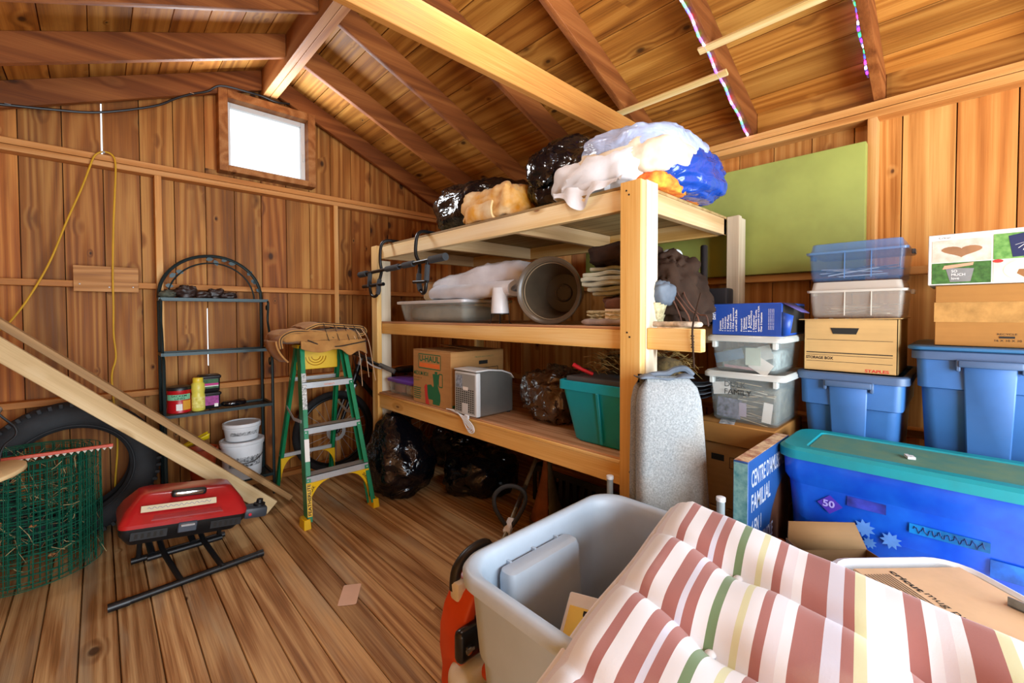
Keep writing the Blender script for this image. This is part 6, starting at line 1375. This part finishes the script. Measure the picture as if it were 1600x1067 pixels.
cg = N.ramp(sp2, [(0.3, '#7c8284'), (0.7, '#a4a9aa')])
N.set(Base_Color=N.mix(N.maprange(bl2, 0.55, 0.75, 0, 0.5), cg, lin('#a08a6c')), Roughness=0.95, Specular_IOR_Level=0.1); N.bump(sp2, 0.4, 0.002); M['tweed'] = N.m
wv, nvv = Vector((0.73, -0.683, 0)), Vector((0.683, 0.73, 0))
def gslab(x0t, x1t, x0b, x1b, zt, zb, n0, n1, seed, nm):
    rings = []
    for i in range(25):
        u = i/24; z = zb + (zt-zb)*u; a = x0b + (x0t-x0b)*u; b = x1b + (x1t-x1b)*u
        e = 1.0; d = min(u, 1-u)*24
        ins = 0.03*(1-min(1, d/2.5))**2 + (0.0 if 0 < i < 24 else 0.012)
        ring = rrect((b-a)/2-ins, (n1-n0)/2-ins, 0.05, 0)
        out = []
        for p in ring:
            q = Vector((1.432, 0.826, 0)) + wv*((a+b)/2 + p[0]) + nvv*((n0+n1)/2 + p[1])
            q.z = z + 0.012*noise.noise(Vector((p[0]*9, z*5, seed)))
            k = 0.006*noise.noise(Vector((p[0]*12, p[1]*12, z*6 + seed)))
            out.append(q + nvv*k)
        rings.append(out)
    return WP(MB().loft(rings).build(nm, M['tweed'], gc, smooth=60))
gslab(0.0, 0.235, 0.0, 0.325, 1.085, 0.002, 0.0, 0.075, 1, 'front_pad')
gslab(0.0, 0.215, -0.012, 0.30, 1.075, 0.002, 0.078, 0.135, 5, 'rear_pad')
WP(MB().tube(smooth_path([Vector((1.432,0.826,1.075)) + wv*x + nvv*0.06 + Vector((0,0,z)) for x, z in ((0.03,0.0),(0.07,0.012),(0.12,0.016),(0.15,0.03),(0.19,0.035),(0.22,0.01))], 5), 0.012, 8).build('strap', M['greyblue'], gc))
WP(MB().grid(lambda u, v: Vector((1.432,0.826,1.083)) + wv*(0.01+0.20*u) + nvv*(0.02+0.09*v) + Vector((0,0,0.014*sin(u*9)*sin(v*5)-0.004)), 16, 8).build('crumpled_liner', M['greyblue'], gc, solid=0.004))
# ------------------------------------------------------------------ orange power tool beside the grey tote
sw = thing('power_blower', 'orange and black petrol power tool standing beside the grey tote', 'power tool', (0.95, 1.19, 0.001))
sw.scale = (1.06, 1.06, 1.08)
M['sorange'] = plastic('tool_orange', '#d84a10', 0.35, 0.05)
shell = [(-0.105,0.10),(-0.115,0.17),(-0.112,0.24),(-0.095,0.30),(-0.065,0.345),(-0.03,0.37),(0.03,0.375),(0.03,0.33),(-0.02,0.325),(-0.05,0.29),(-0.06,0.24),(-0.055,0.15),(-0.045,0.08),(0.02,0.055),(0.09,0.055),(0.09,0.0),(-0.10,0.0),(-0.11,0.05)]
MB().prism(shell, 0.12, frame((0, 0.05, 0), (1,0,0), (0,0,1))).build('shell', M['sorange'], sw, bev=0.012, seg=3)
MB().prism([(-0.055,0.02),(0.08,0.02),(0.08,0.33),(-0.02,0.325),(-0.05,0.28)], 0.09, frame((0, 0.045, 0), (1,0,0), (0,0,1))).build('engine_block', M['black'], sw, bev=0.008)
MB().box(-0.138, -0.04, -0.10, -0.06, 0.185, 0.285).build('air_cover', plastic('glossy_black', '#141416', 0.25), sw, bev=0.018, seg=3)
MB().lathe([(0.012,0),(0.012,0.004),(0.006,0.006)], 16, T(-0.105,-0.10,0.225,rx=90)).build('cover_screw', plain('bright_chrome', '#d8d8d8', 0.2, 1.0, var=0), sw)
MB().cbox((-0.105,-0.107,0.23),(0.03,0.004,0.008), T(0,0,0,ry=0)).build('screw_wing', plain('bright_chrome2', '#d8d8d8', 0.25, 0.9, var=0), sw)
blob((-0.072,-0.062,0.115), (0.072,0.05,0.052), 0.7, 0.8, 18, 28, 0.0, 5, 1).build('fuel_tank', plastic('milky_tank', '#d8d8cc', 0.4), sw)
MB().lathe([(0.024,0),(0.026,0.01),(0.026,0.032),(0.018,0.038)], 18, T(-0.04,-0.108,0.135,rx=75)).build('fuel_cap', M['sorange'], sw)
MB().tube(smooth_path([(-0.07,0.02,0.34),(-0.06,0.02,0.40),(-0.01,0.02,0.435),(0.06,0.02,0.44),(0.09,0.02,0.40)], 5), 0.018, 10).build('top_handle', M['black'], sw)
MB().box(-0.085, -0.045, -0.02, 0.03, 0.31, 0.375).build('throttle_housing', M['white'], sw, bev=0.012, seg=2)
# ------------------------------------------------------------------ open grey tote
M['greytote'] = plastic('pale_grey_tote', '#b8cbdc', 0.42, 0.03); M['greytote_in'] = M['greytote']
gt = thing('storage_tote', 'big open pale grey tote in the foreground holding the striped cushion', 'tote', (1.046, 0.68, 0.001))
hx_, hy_, H_ = 0.361, 0.285, 0.64
R = lambda dx, z, r=0.10: rrect(hx_-dx, hy_-dx, r, z, 8)
MB().loft([R(0.075,0.0,0.08), R(0.062,0.015,0.09), R(0.034,0.40), R(0.026,0.41), R(0.014,0.585), R(0.004,0.595), R(-0.004,0.600), R(-0.006,0.628), R(0.0,0.638), R(0.008,H_), R(0.022,H_-0.002), R(0.03,0.628), R(0.032,0.60), R(0.05,0.41), R(0.075,0.03,0.08), R(0.09,0.018,0.07)]).build('body', M['greytote'], gt, smooth=45)
# inward handle pocket on the far long side
MB().loft([rrect(0.16, 0.036, 0.02, 0.015, cx=-0.075, cy=hy_-0.105), rrect(0.155, 0.032, 0.02, 0.568, cx=-0.075, cy=hy_-0.075), rrect(0.150, 0.028, 0.02, 0.585, cx=-0.075, cy=hy_-0.073), rrect(0.14, 0.016, 0.01, 0.590, cx=-0.075, cy=hy_-0.073)]).build('handle_pocket', M['greytote'], gt, smooth=40)
for x in (-0.18, -0.075, 0.03): MB().box(x-0.004, x+0.004, hy_-0.05, hy_-0.03, 0.57, 0.59).build('pocket_rib', M['greytote'], gt)
pk = thing('light_bulb_pack', 'yellow and white retail pack standing inside the grey tote', 'package', (0.785, 0.70, 0.415))
U, V_ = Vector((0.38, -0.92, 0.0)).normalized(), Vector((0.84, 0.34, 0.43)).normalized()
PMx = frame((0.0, 0.0, 0.0), U, V_)
MB().box(0, 0.25, 0, 0.225, 0, 0.016, PMx).build('pack', M['paper'], pk, bev=0.004)
MB().box(0.010, 0.24, 0.006, 0.185, 0.0163, 0.017, PMx).build('yellow_face', plain('pack_yellow', '#f0c800', 0.4, var=0.03), pk)
text('BEFORE', PMx @ Matrix.Translation((0.05, 0.178, 0.0173)) @ Euler((0,0,radians(-90))).to_matrix().to_4x4(), 0.125, M['ink'], pk, 0.03, bold=0.03)
text('LightWeight', PMx @ Matrix.Translation((0.02, 0.018, 0.0173)), 0.10, M['ink'], pk, 0.017)
ic = thing('carton', 'brown carton inside the grey tote under the yellow pack', 'box', (0.93, 0.64, 0.03))
MB().box(-0.11, 0.16, -0.16, 0.04, 0, 0.36).build('carton_body', M['cardb'], ic, bev=0.003); MB().box(-0.111, 0.161, -0.085, -0.05, 0.3603, 0.361).build('tape', M['cardb2'], ic)
# white tote, carton and kraft box at the right edge
e1, e2 = Vector((-0.676, -0.737, 0)), Vector((-0.737, 0.676, 0))
ang = math.degrees(atan2(-e1.y, -e1.x))
wt = thing('storage_tote', 'white open tote tucked under the striped cushion at the right edge', 'tote', (1.372, -0.045, 0.001), rz=ang)
MB().loft([rrect(0.22,0.15,0.06,0), rrect(0.245,0.17,0.07,0.02), rrect(0.252,0.178,0.08,0.62), rrect(0.262,0.188,0.08,0.628), rrect(0.262,0.188,0.08,0.648), rrect(0.252,0.178,0.075,0.652), rrect(0.242,0.168,0.07,0.645), rrect(0.232,0.158,0.06,0.03)]).build('body', M['white'], wt, smooth=40)
mp = thing('kraft_box', 'tan kraft product box with black lettering lying in the white tote', 'box', (1.372, -0.045, 0.56), rz=ang)
MB().box(-0.20, 0.205, -0.15, 0.135, 0, 0.095).build('carton', plain('kraft_tan', '#d8b48c', 0.7, var=0.04), mp, bev=0.003)
KM = frame((0.185, -0.06, 0.095), (-1,0,0), (0,-1,0)); KM = frame((0.188, 0.055, 0.0952), (-1,0,0), (0,-1,0))
text('cricut', KM, 0.085, M['ink'], mp, 0.016, bold=0.03); text('mug press', KM @ Matrix.Translation((0.09, 0, 0)), 0.13, M['ink'], mp, 0.017)
for k in range(9): flat('printed_line', rectpts(0.17 - 0.02*(k % 3), 0.0022), M['ink'], KM @ Matrix.Translation((0.012, -0.012-0.0075*k, 0)), mp)
br2 = thing('metal_bracket', 'grey perforated steel bracket lying on the kraft box', 'bracket', (1.475, -0.115, 0.6575), rz=ang+20)
MB().box(-0.16, 0.04, -0.015, 0.015, 0, 0.003).box(-0.16, 0.04, 0.012, 0.015, 0, 0.02).build('bracket_plate', plain('galvanised', '#8e9698', 0.4, 0.7, var=0.1, vscale=20), br2)
for i in range(6): MB().lathe([(0.004,0.0031),(0.004,0.0036)], 10, T(0.025-0.02*i, -0.004*(i%2), 0)).build('bolt_hole', M['ink'], br2)
oc = thing('carton', 'open brown carton with raised flaps behind the striped cushion', 'box', (1.622, 0.228, 0.001), rz=ang)
mb = MB()
for b in ((-0.10,0.10,-0.13,0.13,0,0.004), (-0.10,-0.097,-0.13,0.13,0,0.555), (0.097,0.10,-0.13,0.13,0,0.555), (-0.10,0.10,-0.13,-0.127,0,0.555), (-0.10,0.10,0.127,0.13,0,0.555)): mb.box(*b)
mb.build('carton_body', cardboard('dark_cardboard', '#7c5c3c'), oc)
MB().add([(-0.10,0.13,0.555),(0.10,0.13,0.555),(0.09,0.14,0.60),(-0.06,0.145,0.59)], [(0,1,2,3)]).build('flap', cardboard('flap_cardboard', '#8a6844'), oc, solid=0.004)
MB().add([(0.10,-0.13,0.555),(0.10,0.13,0.555),(0.11,0.12,0.645),(0.115,-0.10,0.635)], [(0,1,2,3)]).build('flap', cardboard('flap_cardboard2', '#8a6844'), oc, solid=0.004)
# ------------------------------------------------------------------ striped patio cushion over the grey tote
A, Bp, Cp = Vector((1.395, 0.640, 0.690)), Vector((0.690, 0.545, 0.628)), Vector((1.222, -0.075, 0.695))
cu_ = thing('patio_cushion', 'striped white, red and green patio chair cushion draped over the grey tote', 'cushion', tuple(A))
ud = (Bp - A).normalized(); vd = (Cp - A); vd.normalize(); nd = ud.cross(vd).normalized(); nd = nd if nd.z > 0 else -nd
CM = Matrix(((ud.x,vd.x,nd.x,0),(ud.y,vd.y,nd.y,0),(ud.z,vd.z,nd.z,0),(0,0,0,1)))
N = NT('striped_canvas'); v = N.coords(False); at3 = N.n('ShaderNodeAttribute', attribute_name='cloth'); sx3 = N.n('ShaderNodeSeparateXYZ'); N.l(at3.outputs['Vector'], sx3.inputs[0])
W_, CR, RD_, GN, YL, LV, PK = '#e6ebf2', '#e2e4ea', '#a66e68', '#74906a', '#d8dcb4', '#d4d8ea', '#dedce4'
st_ = [(-0.05, W_), (-0.045, '#dfe0c0'), (-0.03, PK), (0.0, W_), (0.046, RD_), (0.073, W_), (0.111, RD_), (0.143, LV), (0.159, RD_), (0.182, W_), (0.212, GN), (0.232, W_), (0.268, YL), (0.283, W_), (0.305, RD_), (0.325, PK), (0.352, W_), (0.371, RD_), (0.418, LV), (0.449, RD_), (0.469, YL), (0.485, W_), (0.52, CR), (0.552, RD_), (0.58, W_), (0.60, PK), (0.62, W_), (0.64, RD_), (0.68, YL), (0.70, W_), (0.76, RD_), (0.79, W_), (0.83, GN), (0.85, W_), (0.90, RD_), (0.94, W_)]
span = 1.25
st_all = [(max(0.0, (a + 0.06 + 0.012)/span), c) for a, c in st_]
pos = N.math('DIVIDE', N.math('ADD', sx3.outputs[1], 0.06), span)
half = [x for x in st_all][:30]
c = N.ramp(pos, [(0.0, W_)] + half, 'CONSTANT')
c = N.mix(N.math('GREATER_THAN', sx3.outputs[0], 0.012), lin('#e4e6ea'), c)
fn_ = N.noise(N.scale(v, (5,5,5)), 1, 3, 0.6); wv_ = N.noise(N.scale(v, (260,260,260)), 1, 1, 0.5)
c = N.mix(N.maprange(fn_, 0.55, 0.8, 0, 0.3), c, lin('#cdb8a0')); N.set(Base_Color=c, Roughness=0.9, Specular_IOR_Level=0.12, Sheen_Weight=0.2); N.bump(wv_, 0.2, 0.001); M['stripes'] = N.m
LU, LV_ = 0.98, 1.02
def cush(u, v, top):
    x = LU*u; y = -0.02 + LV_*v
    segs = (0.0, 0.235, 0.50, 0.77, 1.0)
    k = 0
    for i in range(4):
        if segs[i] <= u <= segs[i+1]: k = (u - segs[i])/(segs[i+1]-segs[i])
    bul = 1 - abs(2*max(0, min(1, k)) - 1)**5
    edge = (min(1, min(v, 1-v)/0.07)*min(1, min(u, 1-u)/0.05))**0.5
    z = (0.026 + 0.022*bul)*edge
    for su in segs[1:4]:
        for sv in (0.26, 0.62, 0.9):
            d2 = ((u-su)/0.06)**2 + ((v-sv)/0.07)**2
            z -= 0.026*math.exp(-d2)*edge
    rr_ = 0.07; du, dv2 = max(0, rr_ - x), max(0, rr_ - (y + 0.02))
    if du > 0 and dv2 > 0:
        hyp = max(du, dv2)/sqrt(du*du + dv2*dv2); x, y = rr_ - du*hyp, rr_ - 0.02 - dv2*hyp
    w_ = 0.006*noise.noise(Vector((u*5, v*9, 3)))*edge
    z += w_
    sag = 0.020*max(0, (u-0.45))*0 - 0.05*max(0, u - 0.72)
    return Vector((x, y + 0.01*noise.noise(Vector((u*4, 2, v*3))), (z if top else -0.025*edge) + sag))
mb = MB()
nu, nv = 72, 56
mb.grid(lambda a, b: cush(a, b, True), nu, nv); mb.grid(lambda a, b: cush(a, 1-b, False), nu, nv)
loc_v = [p.copy() for p in mb.v]; mb.v = [CM @ p for p in mb.v]
pad = mb.build('padded_top', M['stripes'], cu_, smooth=60)
att = pad.data.attributes.new('cloth', 'FLOAT_VECTOR', 'POINT')
for i_, p in enumerate(loc_v): att.data[i_].vector = p
rim = [CM @ cush(t, 0, True) for t in [i/30 for i in range(31)]] + [CM @ cush(1, t, True) for t in [i/30 for i in range(1, 31)]] + [CM @ cush(1-t, 1, True) for t in [i/30 for i in range(1, 31)]] + [CM @ cush(0, 1-t, True) for t in [i/30 for i in range(1, 30)]]
MB().tube(rim, 0.007, 8, closed=True).build('piping', M['linen'], cu_)
bproto = None
for su in (0.235, 0.50, 0.77):
    for sv in (0.26, 0.62):
        p = CM @ (cush(su, sv, True) + Vector((0,0,0.002)))
        if bproto is None: bproto = MB().lathe([(0.010,0),(0.011,0.003),(0.007,0.007),(0.001,0.008)], 16).build('tuft_button', M['linen'], cu_); o = bproto
        else: o = inst(bproto, 'tuft_button', cu_, (0,0,0))
        o.location = p
